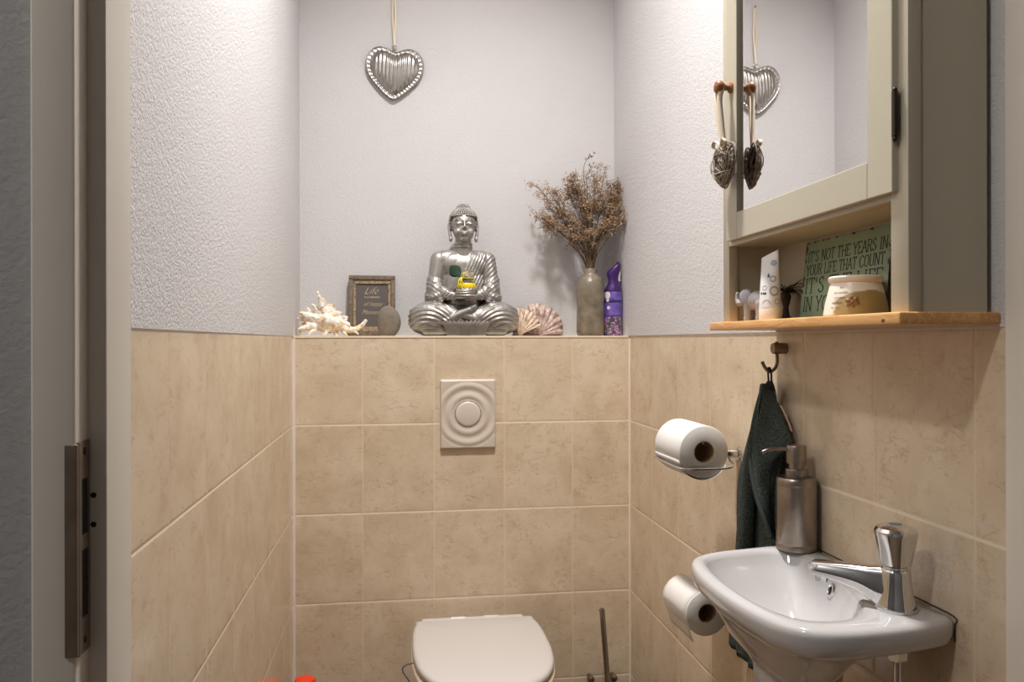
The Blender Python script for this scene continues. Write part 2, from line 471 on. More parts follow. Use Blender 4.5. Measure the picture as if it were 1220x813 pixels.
# hall shell behind the camera
for nm, q in (('wall_hall_left', (-1.6, -1.5, -1.7, YF0+0.02, 0, CEIL)), ('wall_hall_right', (1.5, 1.6, -1.7, YF0+0.02, 0, CEIL)), ('wall_hall_rear', (-1.6, 1.6, -1.7, -1.6, 0, CEIL))):
    b = B(); box(b, *q); structure(part(nm, b, M['plaster_hall'], smooth=False))

# ------------------------------------------------------------------ ceiling lamps
def ceiling_lamp(loc, r, power, color, label, spread=180):
    t = root('ceiling_lamp', loc, label, 'lamp')
    bm = B(); lathe(bm, [(r+0.012, 0.03), (r+0.012, 0.012), (r+0.006, 0.0), (r*0.9, -0.002)], loc, (0, 0, 1), 48); part('lamp_base', bm, M['white_trim'], t)
    bm = B(); lathe(bm, [(r*0.9, -0.002), (r*0.85, -0.02), (r*0.6, -0.034), (0.001, -0.04)], loc, (0, 0, 1), 48)
    part('lamp_shade', bm, emit_mat('opal_glow', color, 2.0), t)
    L = bpy.data.lights.new('lamp_light', 'AREA'); L.shape = 'DISK'; L.size = 2*r*0.9; L.energy = power; L.spread = math.radians(spread); L.color = color[:3]
    lo = bpy.data.objects.new('lamp_light', L); COL.objects.link(lo); lo.parent = t; lo.location = (0, 0, -0.045)
    return t
ceiling_lamp(LAMP, 0.085, LAMP_POWER, (1.0, 0.965, 0.925, 1), 'round opal ceiling lamp above the toilet room', 118)
ceiling_lamp(HALL_LAMP, 0.11, HALL_POWER, (1.0, 0.97, 0.93, 1), 'round opal ceiling lamp in the hall behind the viewer')

# ================================================================== CABINET
CX, DX, MX = 0.566, 0.558, 0.5645      # front of the frame, front of the door, mirror surface
CY0, CY1 = 0.815, 1.325                # near and far end
OY0, OY1 = 0.8473, 1.301               # opening
CBX = 0.6655                           # back
CZ0 = 1.267; CZ1 = 1.267+0.78
RZ0, RZ1 = CAM_Z+0.162, CAM_Z+0.173     # rail under the door
cab = root('mirror_cabinet', ((CX+CBX)/2, (CY0+CY1)/2, CZ0), 'cream painted wall cabinet with a mirror door above a pine shelf', 'cabinet')
bm = B()
box(bm, CX, CX+0.016, CY0, OY0, CZ0, CZ1, 0.0012); box(bm, CX, CX+0.016, OY1, CY1, CZ0, CZ1, 0.0012)      # front stiles
box(bm, CX+0.0005, CX+0.016, OY0, OY1, RZ0, RZ1, 0.0008)                                                     # rail
box(bm, CX+0.0005, CX+0.016, OY0, OY1, CZ1-0.03, CZ1, 0.0008)
part('face_frame', bm, M['cabinet'], cab, ang=30)
for q in ((CY0+0.0025, CY0+0.018), (CY1-0.018, CY1-0.001)):
    bm = B(); box(bm, CX+0.0155, CBX, q[0], q[1], CZ0, CZ1); part('side_panel', bm, M['cabinet'], cab, smooth=False)
bm = B(); box(bm, CBX-0.007, CBX-0.001, CY0+0.018, CY1-0.018, CZ0, CZ1); part('back_panel', bm, M['cabinet'], cab, smooth=False)
bm = B(); box(bm, CX+0.016, CBX-0.007, CY0+0.018, CY1-0.018, RZ0, RZ0+0.014); part('inner_shelf', bm, M['cabinet'], cab, smooth=False)
bm = B(); box(bm, CX+0.016, CBX-0.007, CY0+0.018, CY1-0.018, CZ1-0.016, CZ1); part('top_panel', bm, M['cabinet'], cab, smooth=False)
# mirror door
DY0, DY1 = 0.8326, 1.2926; IY0, IY1 = 0.881, 1.252
DZ0 = CAM_Z+0.1695; IZ0 = CAM_Z+0.214; DZ1 = CZ1-0.035; IZ1 = DZ1-0.045
dr = root('door', (DX, (DY0+DY1)/2, DZ0), 'x', 'x'); del dr['label']; del dr['category']
dr.parent = cab; dr.location = Vector(dr['_w'])-Vector(cab['_w'])
bm = B()
for q in ((DY0, IY0, DZ0, DZ1), (IY1, DY1, DZ0, DZ1), (IY0, IY1, DZ0, IZ0), (IY0, IY1, IZ1, DZ1)):
    box(bm, DX, DX+0.0095, q[0], q[1], q[2], q[3], 0.0009, 1)
part('door_frame', bm, M['cabinet'], dr, ang=30)
bm = B(); box(bm, MX, MX+0.003, IY0-0.004, IY1+0.004, IZ0-0.004, IZ1+0.004); part('mirror', bm, M['mirror'], dr, smooth=False)
zk = CAM_Z+0.4275; yk = 1.272
bm = B(); lathe(bm, [(0.0090, 0.0), (0.0090, 0.003), (0.0055, 0.006), (0.0052, 0.011), (0.0085, 0.015), (0.0112, 0.0195), (0.0115, 0.0235), (0.0092, 0.0275), (0.0045, 0.0295), (0.0005, 0.030)], (DX, yk, zk), (-1, 0, 0), 28)
part('knob', bm, M['knob_wood'], dr, label='turned reddish wooden knob')
bm = B(); zh0, zh1 = CAM_Z+(406.5-163)/F_PX*0.9, CAM_Z+(406.5-110)/F_PX*0.9
tube(bm, [(DX+0.001, DY0-0.004, zh0), (DX+0.001, DY0-0.004, zh1)], 0.0036, 12); ell(bm, (DX+0.001, DY0-0.004, zh0-0.003), (0.003, 0.003, 0.004), u=10, v=8); ell(bm, (DX+0.001, DY0-0.004, zh1+0.002), (0.003, 0.003, 0.003), u=10, v=8)
hg = part('hinge', bm, M['hinge'], cab, label='dark metal hinge')

# pine shelf
bm = B(); box(bm, 0.549, XR-0.0025, 0.806, 1.346, CAM_Z+0.0178, CAM_Z+0.0318, 0.0022, 3)
sh = tag(part('wall_shelf', bm, M['shelf_wood'], ang=50, origin=(0.61, 1.07, CAM_Z+0.0178)), 'varnished pine shelf board under the cream cabinet', 'shelf')
bm = B(); k0 = at(1052, 383, X=0.5488); ell(bm, k0, (0.0006, 0.0035, 0.0022), u=12, v=8); part('wood_knot', bm, mat('wood_knot', srgb(110, 62, 30), 0.5), sh)
SZ = CAM_Z+0.0318

# tin sign leaning on the back panel
SY0, SY1 = 0.974, 1.200; SH = 0.126
o0 = Vector((0.6405, 0, SZ+0.0005)); lean = Vector((0.0145, 0, SH)).normalized()
sgn = root('tin_sign', (0.644, (SY0+SY1)/2, SZ), 'green rusty tin sign with black lettering leaning inside the cabinet niche', 'sign')
m_tin = bpy.data.materials.new('green_tin'); m_tin.use_nodes = True
N = Nodes(m_tin); pb = N.n['Principled BSDF']; tc = N.new('ShaderNodeTexCoord').outputs['Object']; sep = N.new('ShaderNodeSeparateXYZ'); N.link(tc, sep.inputs[0])
hy = (SY1-SY0)/2
ey = N.math('SUBTRACT', hy, N.math('ABSOLUTE', sep.outputs[1])); ez = N.math('MINIMUM', N.math('MULTIPLY', sep.outputs[2], 2.2), N.math('SUBTRACT', SH, sep.outputs[2]))
ed = N.math('MINIMUM', ey, ez)
rn = N.noise(tc, 60, 4, 0.65)
rust = N.math('ADD', N.ramp(ed, [(0.0, (1, 1, 1)), (0.012, (0, 0, 0))]), N.math('MULTIPLY', N.math('SUBTRACT', rn, 0.64), 3.4))
rmask = N.ramp(rust, [(0.50, (0, 0, 0)), (0.56, (1, 1, 1))])
N.link(N.mix(rmask, N.mix(N.noise(tc, 25, 3), srgb(128, 150, 122), srgb(146, 166, 140)), srgb(84, 50, 34)), pb.inputs['Base Color']); pb.inputs['Roughness'].default_value = 0.5
R_sign = plane_matrix((o0.x, 0, o0.z), (0, -1, 0), lean)   # local x -> towards the camera(-Y), y up the sign
bm = B(); box(bm, -SY1, -SY0, 0, SH, -0.0012, 0, 0.0004, 1, M=R_sign)
part('plate', bm, m_tin, sgn, ang=30)

# serif stroke letters for the sign, 0..1 high
GL = {
 'A': (0.8, [[(0, 0), (.4, 1), (.8, 0)], [(.16, .38), (.64, .38)]], [(0, 0), (.8, 0)]),
 'C': (0.78, [[(.74, .8), (.6, .96), (.4, 1), (.15, .85), (.03, .5), (.15, .15), (.4, 0), (.62, .05), (.74, .22)]], []),
 'E': (0.62, [[(.1, 0), (.1, 1)], [(.1, 1), (.58, 1), (.58, .86)], [(.1, .52), (.46, .52)], [(.1, 0), (.6, 0), (.62, .16)]], [(.1, 0), (.1, 1)]),
 'F': (0.6, [[(.1, 0), (.1, 1)], [(.1, 1), (.58, 1), (.58, .86)], [(.1, .52), (.46, .52)]], [(.1, 0), (.1, 1)]),
 'H': (0.82, [[(.1, 0), (.1, 1)], [(.72, 0), (.72, 1)], [(.1, .5), (.72, .5)]], [(.1, 0), (.1, 1), (.72, 0), (.72, 1)]),
 'I': (0.3, [[(.15, 0), (.15, 1)]], [(.15, 0), (.15, 1)]),
 'L': (0.6, [[(.1, 0), (.1, 1)], [(.1, 0), (.58, 0), (.6, .18)]], [(.1, 1)]),
 'N': (0.86, [[(.1, 0), (.1, 1), (.74, 0), (.74, 1)]], [(.1, 0), (.74, 1), (.1, 1)]),
 'O': (0.84, [[(.42, 1), (.16, .87), (.04, .5), (.16, .13), (.42, 0), (.68, .13), (.8, .5), (.68, .87), (.42, 1)]], []),
 'R': (0.76, [[(.1, 0), (.1, 1), (.44, 1), (.62, .9), (.66, .74), (.58, .58), (.4, .5), (.1, .5)], [(.38, .5), (.72, 0)]], [(.1, 0), (.1, 1), (.72, 0)]),
 'S': (0.62, [[(.52, .84), (.42, .97), (.28, 1), (.1, .9), (.06, .74), (.16, .6), (.44, .42), (.56, .26), (.5, .08), (.3, 0), (.12, .05), (.04, .2)]], []),
 'T': (0.72, [[(.36, 0), (.36, 1)], [(.02, .86), (.04, 1), (.68, 1), (.7, .86)]], [(.36, 0)]),
 'U': (0.82, [[(.1, 1), (.1, .3), (.2, .07), (.4, 0), (.6, .07), (.7, .3), (.7, 1)]], [(.1, 1), (.7, 1)]),
 'Y': (0.76, [[(.02, 1), (.38, .48), (.74, 1)], [(.38, .48), (.38, 0)]], [(.02, 1), (.74, 1), (.38, 0)]),
 "'": (0.3, [[(.12, .98), (.08, .72)]], []),
 ' ': (0.36, [], []),
}
def stroke_text(bm, s, x0, x1, y0, h, M4, wd):
    total = sum(GL[c][0]+0.12 for c in s)-0.12; sx = (x1-x0)/total; x = x0
    def quad(p, q, w_):
        d = Vector((q[0]-p[0], q[1]-p[1])); 
        if d.length < 1e-7: return
        d.normalize(); nrm = Vector((-d.y, d.x))*w_/2; e = d*w_*0.3
        P_ = [(p[0]-e.x+nrm.x, p[1]-e.y+nrm.y), (p[0]-e.x-nrm.x, p[1]-e.y-nrm.y), (q[0]+e.x-nrm.x, q[1]+e.y-nrm.y), (q[0]+e.x+nrm.x, q[1]+e.y+nrm.y)]
        vs = [bm.verts.new(M4 @ Vector((a_, b_, 0.0003))) for a_, b_ in P_]; bm.faces.new(vs)
    for c in s:
        wd_, strokes, serifs = GL[c]
        for st in strokes:
            if c in 'OCSU': st = [(p.x, p.y) for p in catmull([(a_, b_, 0) for a_, b_ in st], 5, False)]
            for p, q in zip(st, st[1:]):
                dx, dy = abs(q[0]-p[0]), abs(q[1]-p[1])
                w_ = wd*(1.0 if dy > dx*0.8 else 0.62)
                quad((x+p[0]*sx, y0+p[1]*h), (x+q[0]*sx, y0+q[1]*h), w_)
        for p in serifs: quad((x+(p[0]-.12)*sx, y0+p[1]*h), (x+(p[0]+.12)*sx, y0+p[1]*h), wd*0.5)
        x += (wd_+0.12)*sx
bm = B()
W = SY1-SY0
xa = -SY1
stroke_text(bm, "IT'S NOT THE YEARS IN", xa+0.010, xa+W-0.007, 0.0925, 0.0170, R_sign, 0.0017)
stroke_text(bm, "YOUR LIFE THAT COUNT", xa+0.009, xa+W-0.011, 0.0715, 0.0165, R_sign, 0.0017)
stroke_text(bm, "IT'S THE LIFE", xa+0.010, xa+W-0.012, 0.0430, 0.0235, R_sign, 0.0023)
stroke_text(bm, "IN YOUR YEARS", xa+0.010, xa+W-0.012, 0.0140, 0.0225, R_sign, 0.0021)
part('lettering', bm, M['black'], sgn, smooth=False, label='black serif lettering')

# ribbed pot
pc = Vector((0.606, 0.983, SZ))
pot = root('ceramic_pot', pc, 'cream flared ceramic pot with a small brown flower in front of the green sign', 'pot')
m_pot = mat('pot_glaze', srgb(226, 212, 196), 0.35)
N = Nodes(m_pot); pb = N.n['Principled BSDF']; tc = N.new('ShaderNodeTexCoord').outputs['Object']; sep = N.new('ShaderNodeSeparateXYZ'); N.link(tc, sep.inputs[0])
# olive patch low on the side nearer the room door
pm = N.math('ADD', N.math('MULTIPLY', sep.outputs[1], -38.0), N.math('MULTIPLY', N.noise(tc, 60, 4, 0.6), 0.8))
pm = N.math('SUBTRACT', pm, N.math('MULTIPLY', N.math('MAXIMUM', N.math('SUBTRACT', sep.outputs[2], 0.022), 0.0), 70.0))
N.link(N.mix(N.ramp(pm, [(0.80, (0, 0, 0)), (1.15, (1, 1, 1))]), srgb(232, 222, 208), srgb(160, 138, 88)), pb.inputs['Base Color'])
pr = [(0.0395, 0.0), (0.041, 0.002), (0.0405, 0.006), (0.0385, 0.018), (0.0355, 0.030), (0.033, 0.040), (0.0315, 0.0445), (0.0330, 0.0455), (0.0345, 0.048), (0.0345, 0.0515), (0.0328, 0.0535), (0.0305, 0.0535), (0.0295, 0.050), (0.0300, 0.044), (0.034, 0.025), (0.0, 0.02)]
prz = [(max(r, 0.0002), h) for r, h in pr]
bm = B(); lathe(bm, prz, pc, n=56); body = part('body', bm, m_pot, pot)
def on_pot(px, py, off=0.0):
    # point on the pot's side seen at a pixel
    O = Vector((0, 0, CAM_Z)); d = at(px, py, Y=1.0)-O; t = 0.3
    for _ in range(2000):
        p = O+d*t; h = p.z-SZ; r = math.hypot(p.x-pc.x, p.y-pc.y)
        rr = np.interp(h, [0, .002, .006, .018, .030, .040, .0445], [.0395, .041, .0405, .0385, .0355, .033, .0315])+off
        if r < rr: return p
        t += 0.0008
    return p
fc = on_pot(1015.5, 360.5); nrm = Vector((fc.x-pc.x, fc.y-pc.y, 0)).normalized(); tx = nrm.cross(Vector((0, 0, 1))).normalized()
bm = B()
for k in range(6):
    a_ = 2*PI*k/6+0.3; c_ = fc+nrm*0.0008+tx*math.cos(a_)*0.0045+Vector((0, 0, 1))*math.sin(a_)*0.0042
    R_ = Matrix((tx, Vector((0, 0, 1)), nrm)).transposed() @ Matrix.Rotation(a_, 3, 'Z')
    ell(bm, c_, (0.0046, 0.0026, 0.0018), R_, 12, 8)
ell(bm, fc+nrm*0.002, 0.002, u=10, v=8)
part('flower_ornament', bm, mat('brown_ornament', srgb(132, 100, 66), 0.45), pot, label='brown flower ornament')
mes = []
for ln, (px, py) in zip(['live, laugh', 'love and light', 'and every', 'happiness', 'for you'], [(1003, 343.5), (1001.5, 349.5), (1000, 355.5), (997, 361.5), (994.5, 367.5)]):
    p = on_pot(px, py, 0.0003); n_ = Vector((p.x-pc.x, p.y-pc.y, 0)).normalized(); t_ = Vector((0, 0, 1)).cross(n_).normalized()
    if t_.y > 0: t_ = t_
    me = text_mesh(ln.split(',')[0], 0.0038, Matrix.Identity(4), shear=0.3, extrude=0.0)
    for v in me.vertices:
        ang = v.co.x/0.036
        q = n_*math.cos(ang)+t_*math.sin(ang); h = p.z-SZ+v.co.y
        rr = float(np.interp(h, [0, .002, .006, .018, .030, .040, .0445], [.0395, .041, .0405, .0385, .0355, .033, .0315]))+0.0004
        v.co = Vector((pc.x, pc.y, SZ+h))+q*rr
    mes.append(me)
part('lettering', join_meshes(mes), M['black'], pot, smooth=False, label='small black handwriting')

# cream tube standing on its cap
tb = Vector((0.585, 1.187, SZ))
tube_r = root('cream_tube', tb, 'white cream tube with grey bubble pattern standing on its cap', 'tube')
bm = B(); lathe(bm, [(0.0168, 0), (0.0172, 0.001), (0.0172, 0.019), (0.0168, 0.020)], tb, n=36); part('cap', bm, mat('tube_cap', srgb(228, 218, 204), 0.3), tube_r)
def tube_section(h, n=40):
    """h 0..1 from cap to crimp: circle to flat line; returns points"""
    z = 0.020+h*0.086; a_ = 0.0168*(1-h)+0.0195*h; bq = 0.0168*(1-h**1.3)+0.0006
    d1 = Vector((0.62, -0.78, 0)).normalized()      # wide direction of the crimp
    d2 = Vector((d1.y, -d1.x, 0))
    return [tb+Vector((0, 0, z+ (0.006*h*math.cos(t)))) + d1*a_*math.cos(t)*(1-0.28*h) + d2*bq*math.sin(t) for t in [2*PI*k/n for k in range(n)]]
bm = B(); rings = []
for i in range(15): rings.append([bm.verts.new(p) for p in tube_section(i/14)])
for a_, c_ in zip(rings, rings[1:]):
    for k in range(40): bm.faces.new((a_[k], a_[(k+1) % 40], c_[(k+1) % 40], c_[k]))
bm.faces.new(rings[0][::-1]); bm.faces.new(rings[-1]); bmesh.ops.recalc_face_normals(bm, faces=bm.faces)
part('tube_body', bm, mat('tube_white', srgb(222, 220, 220), 0.3), tube_r)
from mathutils.bvhtree import BVHTree
def on_mesh(o, px, py):
    me = o.data; off = parent_world(o.parent) if o.parent else Vector(o['_w'])
    bv = BVHTree.FromPolygons([v.co+off for v in me.vertices], [tuple(p.vertices) for p in me.polygons])
    O = Vector((0, 0, CAM_Z)); d = (at(px, py, Y=1.0)-O).normalized(); h = bv.ray_cast(O, d)
    return h[0], h[1]
tbody = [c for c in tube_r.children if c.name.startswith('tube_body')][0]
def ring_decal(bm, o, px, py, r, w_, a0=0, a1=2*PI, disc=False):
    """annulus of points laid on the object's surface around the point seen at (px,py)"""
    p, n_ = on_mesh(o, px, py)
    if p is None: return
    off = parent_world(o.parent) if o.parent else Vector(o['_w'])
    bv = BVHTree.FromPolygons([v.co+off for v in o.data.vertices], [tuple(q.vertices) for q in o.data.polygons])
    x_, y_ = Vector((0, 0, 1)).cross(n_).normalized(), None; y_ = n_.cross(x_)
    def pr_(q):
        h = bv.find_nearest(q); return h[0]+h[1]*0.0003
    n = 24; prev = None; r0_ = 0.0001 if disc else r-w_; radii = [r0_+(r-r0_)*q_/6 for q_ in range(7)]
    for k in range(n+1):
        t = a0+(a1-a0)*k/n; q = [bm.verts.new(pr_(p+x_*math.cos(t)*rr+y_*math.sin(t)*rr)) for rr in radii]
        if prev:
            for q_ in range(6): bm.faces.new((prev[q_], prev[q_+1], q[q_+1], q[q_]))
        prev = q
bm = B()
for (px, py, r, w_, a0, a1) in ((911, 344, .0042, .0012, 0, 7), (922.5, 347.5, .0080, .0028, 0, 7), (913, 363, .0070, .0012, 0, PI), (926, 360, .0048, .0012, 0, 7), (922, 314, .0052, .0052, 0, 7), (921, 333, .0052, .002, 0, 7)):
    ring_decal(bm, tbody, px, py, r, w_, a0, min(a1, 2*PI))
part('bubble_print', bm, mat('grey_blue_print', srgb(150, 156, 170), 0.35), tube_r, smooth=False)
bm = B()
m_db = mat('dark_blue_print', srgb(52, 66, 92), 0.35)
ring_decal(bm, tbody, 916, 330, .0022, 0, disc=True); ring_decal(bm, tbody, 916, 327.5, .0013, 0, disc=True)
part('drop_print', bm, m_db, tube_r, smooth=False, label='dark blue drop')
bm = B()
for q in (907.5, 910, 912): ring_decal(bm, tbody, q, 350.5, .0019, 0, disc=True)
part('label_print', bm, m_db, tube_r, smooth=False, label='dark blue label')

# elephant figurine
ec = Vector((0.583, 1.258, SZ))
eph = root('elephant_figurine', ec, 'small grey elephant figurine with raised trunk beside the cream tube', 'figurine')
def EP(x, y, z): return ec+Vector((x*0.15-0.0, 0, 0))+Vector((y*0.25, -x, 0))*0+Vector((-0.35*x, -x, 0))*0 + Vector((0.10*y, 0, 0))+Vector((0, 0, z)) + Vector((0, -x*0.0, 0)) + _ex*x + _ey*y
_ex = Vector((0.25, -0.97, 0)).normalized(); _ey = Vector((0.97, 0.25, 0)).normalized()   # x: towards tail (near), y: sideways towards the wall
def EP(x, y, z): return ec+_ex*x+_ey*y+Vector((0, 0, z))
bm = B(); RE = Matrix((_ex, _ey, Vector((0, 0, 1)))).transposed()
ell(bm, EP(0.022, 0, 0.034), (0.024, 0.015, 0.0165), RE); ell(bm, EP(-0.007, 0, 0.043), (0.0135, 0.0110, 0.0125), RE)
for sx_ in (0.006, 0.036):
    for sy_ in (-0.008, 0.008): capsule(bm, EP(sx_, sy_, 0.028), EP(sx_, sy_, 0.006), 0.0075, 0.0062); capsule(bm, EP(sx_, sy_, 0.006), EP(sx_-0.001, sy_, 0.0045), 0.0065, 0.0065)
tr = catmull([EP(-0.012, 0, 0.039), EP(-0.020, 0, 0.033), EP(-0.027, 0, 0.032), EP(-0.031, 0, 0.039), EP(-0.030, 0, 0.051)], 4, False)
tube(bm, tr, [0.0072-0.0042*i/(len(tr)-1) for i in range(len(tr))], 10)
me = remesh(bm, 0.0012, 2)
for v in me.vertices: v.co.z = max(v.co.z, SZ+0.0002)
part('body', me, mat('elephant_grey', srgb(165, 160, 160), 0.5, var=0.2, vscale=80), eph, ang=0)
for s_ in (-1, 1):
    bm = B(); ell(bm, EP(0.008, s_*0.0140, 0.040), (0.0105, 0.0022, 0.0120), RE @ rot_euler(z=s_*-0.45)); part('ear', bm, mat('elephant_ear', srgb(160, 158, 168), 0.5), eph)
    bm = B(); tube(bm, [EP(-0.012, s_*0.0045, 0.036), EP(-0.017, s_*0.006, 0.0325), EP(-0.021, s_*0.0065, 0.0335)], [0.0015, 0.0012, 0.0006], 8); part('tusk', bm, mat('tusk_ivory', srgb(225, 220, 210), 0.4), eph)

# air plant with dark leaves on a short stem behind the tube
ap = Vector((0.638, 1.238, SZ))
apl = root('spiky_plant', ap, 'dark spiky artificial plant standing behind the cream tube', 'plant')
bm = B(); lathe(bm, [(0.009, 0), (0.0095, 0.004), (0.006, 0.01), (0.0045, 0.024), (0.0075, 0.034), (0.009, 0.042), (0.005, 0.05), (0.0005, 0.051)], ap, n=20); part('stem', bm, mat('plant_stem', srgb(70, 54, 40), 0.7), apl)
bm = B(); rl = random.Random(3)
for k in range(34):
    a_ = rl.uniform(0, 2*PI); L_ = rl.uniform(0.034, 0.052); up = rl.uniform(0.25, 0.9)
    d = Vector((math.cos(a_)*0.62, math.sin(a_), 0)); p0 = ap+Vector((0, 0, 0.047)); pts = []
    for i in range(6):
        t = i/5; q = p0+d*L_*t+Vector((0, 0, 1))*(L_*up*t - 0.022*t*t); q.x = max(min(q.x, 0.656), .600 if q.z < SZ+.03 else .575); pts.append(q)
    tube(bm, pts, [0.0016*(1-0.85*i/5) for i in range(6)], 6)
part('leaves', bm, mat('dark_leaf', srgb(52, 46, 34), 0.6), apl)

# wicker heart on ribbon from the knob
hk = Vector((DX-0.014, yk, zk))
def heart_outline(n=72):
    half = [(0, .75), (.14, .80), (.30, .87), (.55, .91), (.78, .80), (.93, .58), (.98, .34), (.93, .05), (.80, -.20), (.62, -.42), (.36, -.68), (.12, -.86), (0, -.90)]
    pts = catmull([(x, y, 0) for x, y in half], 6, False)
    full = [(p.x, p.y) for p in pts]+[(-p.x, p.y) for p in reversed(pts[1:-1])]
    return full
HO = heart_outline()
whc = at(862.5, 199, X=DX-0.019)
wh = root('wicker_heart', whc, 'small grey twig heart hanging by a cream ribbon from the cabinet knob', 'decoration')
hx = Vector((0.80, -0.60, 0)).normalized()*0; hx = Vector((0.12, -0.99, 0)).normalized(); hz = Vector((0, 0, 1)); hn = hx.cross(hz)
def WH(x, y, z=0): return whc+hx*x*0.033+hz*(y-0.0)*0.040+hn*z
bm = B(); rl = random.Random(11)
for q in range(3): tube(bm, [WH(x*(1-0.10*q), y*(1-0.08*q), (-.004, .0, .004)[q]) for x, y in HO], 0.0017, 6, closed=True)
ang_r = ray_outline([(x, y) for x, y in HO], (0, 0), 72)
for k in range(120):
    a_ = rl.randrange(72); b_ = (a_+rl.randrange(18, 54)) % 72
    ra, rb = ang_r[a_]*rl.uniform(.9, 1.02), ang_r[b_]*rl.uniform(.9, 1.02)
    p0 = (math.cos(a_*PI/36)*ra, math.sin(a_*PI/36)*ra); p1 = (math.cos(b_*PI/36)*rb, math.sin(b_*PI/36)*rb)
    s_ = rl.choice((-1, 1)); bl = rl.uniform(.004, .0135)
    pts = [WH(p0[0]+(p1[0]-p0[0])*t, p0[1]+(p1[1]-p0[1])*t, s_*bl*math.sin(PI*t)) for t in (0, .2, .4, .6, .8, 1)]
    tube(bm, pts, rl.uniform(0.0009, 0.0016), 5)
part('twigs', bm, M['twig'], wh)
bm = B(); topk = Vector((DX-0.016, yk, zk+0.006)); endk = WH(0, .75)
for dy in (-0.0045, 0.0045):
    pts = [Vector((topk.x, topk.y+dy*0.3, topk.z+0.001)), Vector((topk.x-0.004, topk.y+dy*1.6, topk.z-0.012)), Vector((topk.x-0.007, topk.y+dy*1.3, topk.z-0.035)), endk+Vector((0, dy*0.2, 0.003))]
    pts = catmull(pts, 5, False)
    for a_, c_ in zip(pts, pts[1:]):
        w_ = Vector((0.0042, -0.0022, 0)); vs = [bm.verts.new(a_-w_), bm.verts.new(a_+w_), bm.verts.new(c_+w_), bm.verts.new(c_-w_)]; bm.faces.new(vs)
bc = endk+Vector((-0.004, 0, 0.004))
for s_ in (-1, 1):
    lp = catmull([bc, bc+hx*s_*0.013+Vector((-.004, 0, .010)), bc+hx*s_*0.020+Vector((-.003, 0, .002)), bc+hx*s_*0.009+Vector((0, 0, -.004))], 5, True)
    for a_, c_ in zip(lp, lp[1:]+lp[:1]):
        w_ = hn*0.0035; vs = [bm.verts.new(a_-w_), bm.verts.new(a_+w_), bm.verts.new(c_+w_), bm.verts.new(c_-w_)]; bm.faces.new(vs)
    tl = [bc, bc+hx*s_*0.009+Vector((-.002, 0, -.010)), bc+hx*s_*0.014+Vector((-.002, 0, -.016))]
    for a_, c_ in zip(tl, tl[1:]):
        w_ = Vector((0, 0, 1)).cross(hx)*0.003; vs = [bm.verts.new(a_-w_), bm.verts.new(a_+w_), bm.verts.new(c_+w_), bm.verts.new(c_-w_)]; bm.faces.new(vs)
ell(bm, bc, (0.003, 0.003, 0.0035), u=10, v=8)
bmesh.ops.remove_doubles(bm, verts=bm.verts, dist=1e-6)
me = from_bm(bm)
o = part('ribbon', me, M['ribbon'], wh, ang=60, label='cream ribbon with a bow')
sm = o.modifiers.new('s', 'SOLIDIFY'); sm.thickness = 0.0006

# ================================================================== METAL HEART ON THE BACK WALL
hc = at(470.5, 87.5, Y=YP-0.013)
mh = root('metal_heart', hc, 'large ribbed silver metal heart hanging on the back wall', 'decoration')
HW = 0.0905; HH = 0.0875
rr = ray_outline(HO, (0, 0.05), 180)
bm = B(); rings = []
NR = 44
for i in range(NR+1):
    t = i/NR; ring = []
    for k in range(180):
        a_ = 2*PI*k/180; x = math.cos(a_)*rr[k]*t; y = 0.05+math.sin(a_)*rr[k]*t
        if t < 0.80:
            q = t/0.80; h = 0.017*(1-q*q)**0.7*1.0+0.006; h += 0.0016*math.cos(x*2*PI/0.128)*(1-q**6)
        elif t < 0.84: h = 0.006+0.0022*math.sin((t-0.80)/0.04*PI)
        elif t < 0.95: h = 0.0055+0.0012*math.sin(k*2*PI/4.5)*math.sin((t-0.84)/0.11*PI)
        else: h = 0.0055+0.0018*math.sin((t-0.95)/0.05*PI) - (0.004 if t >= 0.999 else 0)
        ring.append(bm.verts.new((hc.x+x*HW*0.985, hc.y-h+0.006, hc.z+y*HH*0.99)))
        if i == 0: break
    rings.append(ring)
for k in range(180): bm.faces.new((rings[0][0], rings[1][k], rings[1][(k+1) % 180]))
for a_, c_ in zip(rings[1:], rings[2:]):
    for k in range(180): bm.faces.new((a_[k], c_[k], c_[(k+1) % 180], a_[(k+1) % 180]))
back = [bm.verts.new((v.co.x, hc.y+0.010, v.co.z)) for v in rings[-1]]
for k in range(180): bm.faces.new((rings[-1][k], back[k], back[(k+1) % 180], rings[-1][(k+1) % 180]))
bm.faces.new(back)
bmesh.ops.recalc_face_normals(bm, faces=bm.faces)
bmesh.ops.rotate(bm, verts=bm.verts, cent=hc, matrix=Matrix.Rotation(math.radians(3), 3, 'Y'))
part('heart', bm, M['heart'], mh, ang=60)
rt = hc+Vector((0, 0.0, 0.078))
bm = B(); tube(bm, [rt+Vector((math.cos(t)*0.007, 0, math.sin(t)*0.007)) for t in [2*PI*k/20 for k in range(20)]], 0.0013, 8, closed=True); part('ring', bm, M['heart'], mh)
nail = Vector((rt.x-0.001, YP-0.006, CAM_Z+1.075))
bm = B()
for s_, dxx in ((-1, -0.004), (1, 0.004)):
    a_, c_ = rt+Vector((0, -0.001*s_, 0.005)), nail+Vector((dxx*0.4, 0, 0))
    mid = (a_+c_)/2+Vector((dxx, 0, 0))
    for p, q in ((a_, mid), (mid, c_)):
        w_ = Vector((0.0026, 0.0008*s_, 0)); bm.faces.new([bm.verts.new(p-w_), bm.verts.new(p+w_), bm.verts.new(q+w_), bm.verts.new(q-w_)])
o = part('ribbon', bm, M['ribbon'], mh, smooth=False, label='cream hanging ribbon'); sm = o.modifiers.new('s', 'SOLIDIFY'); sm.thickness = 0.0005
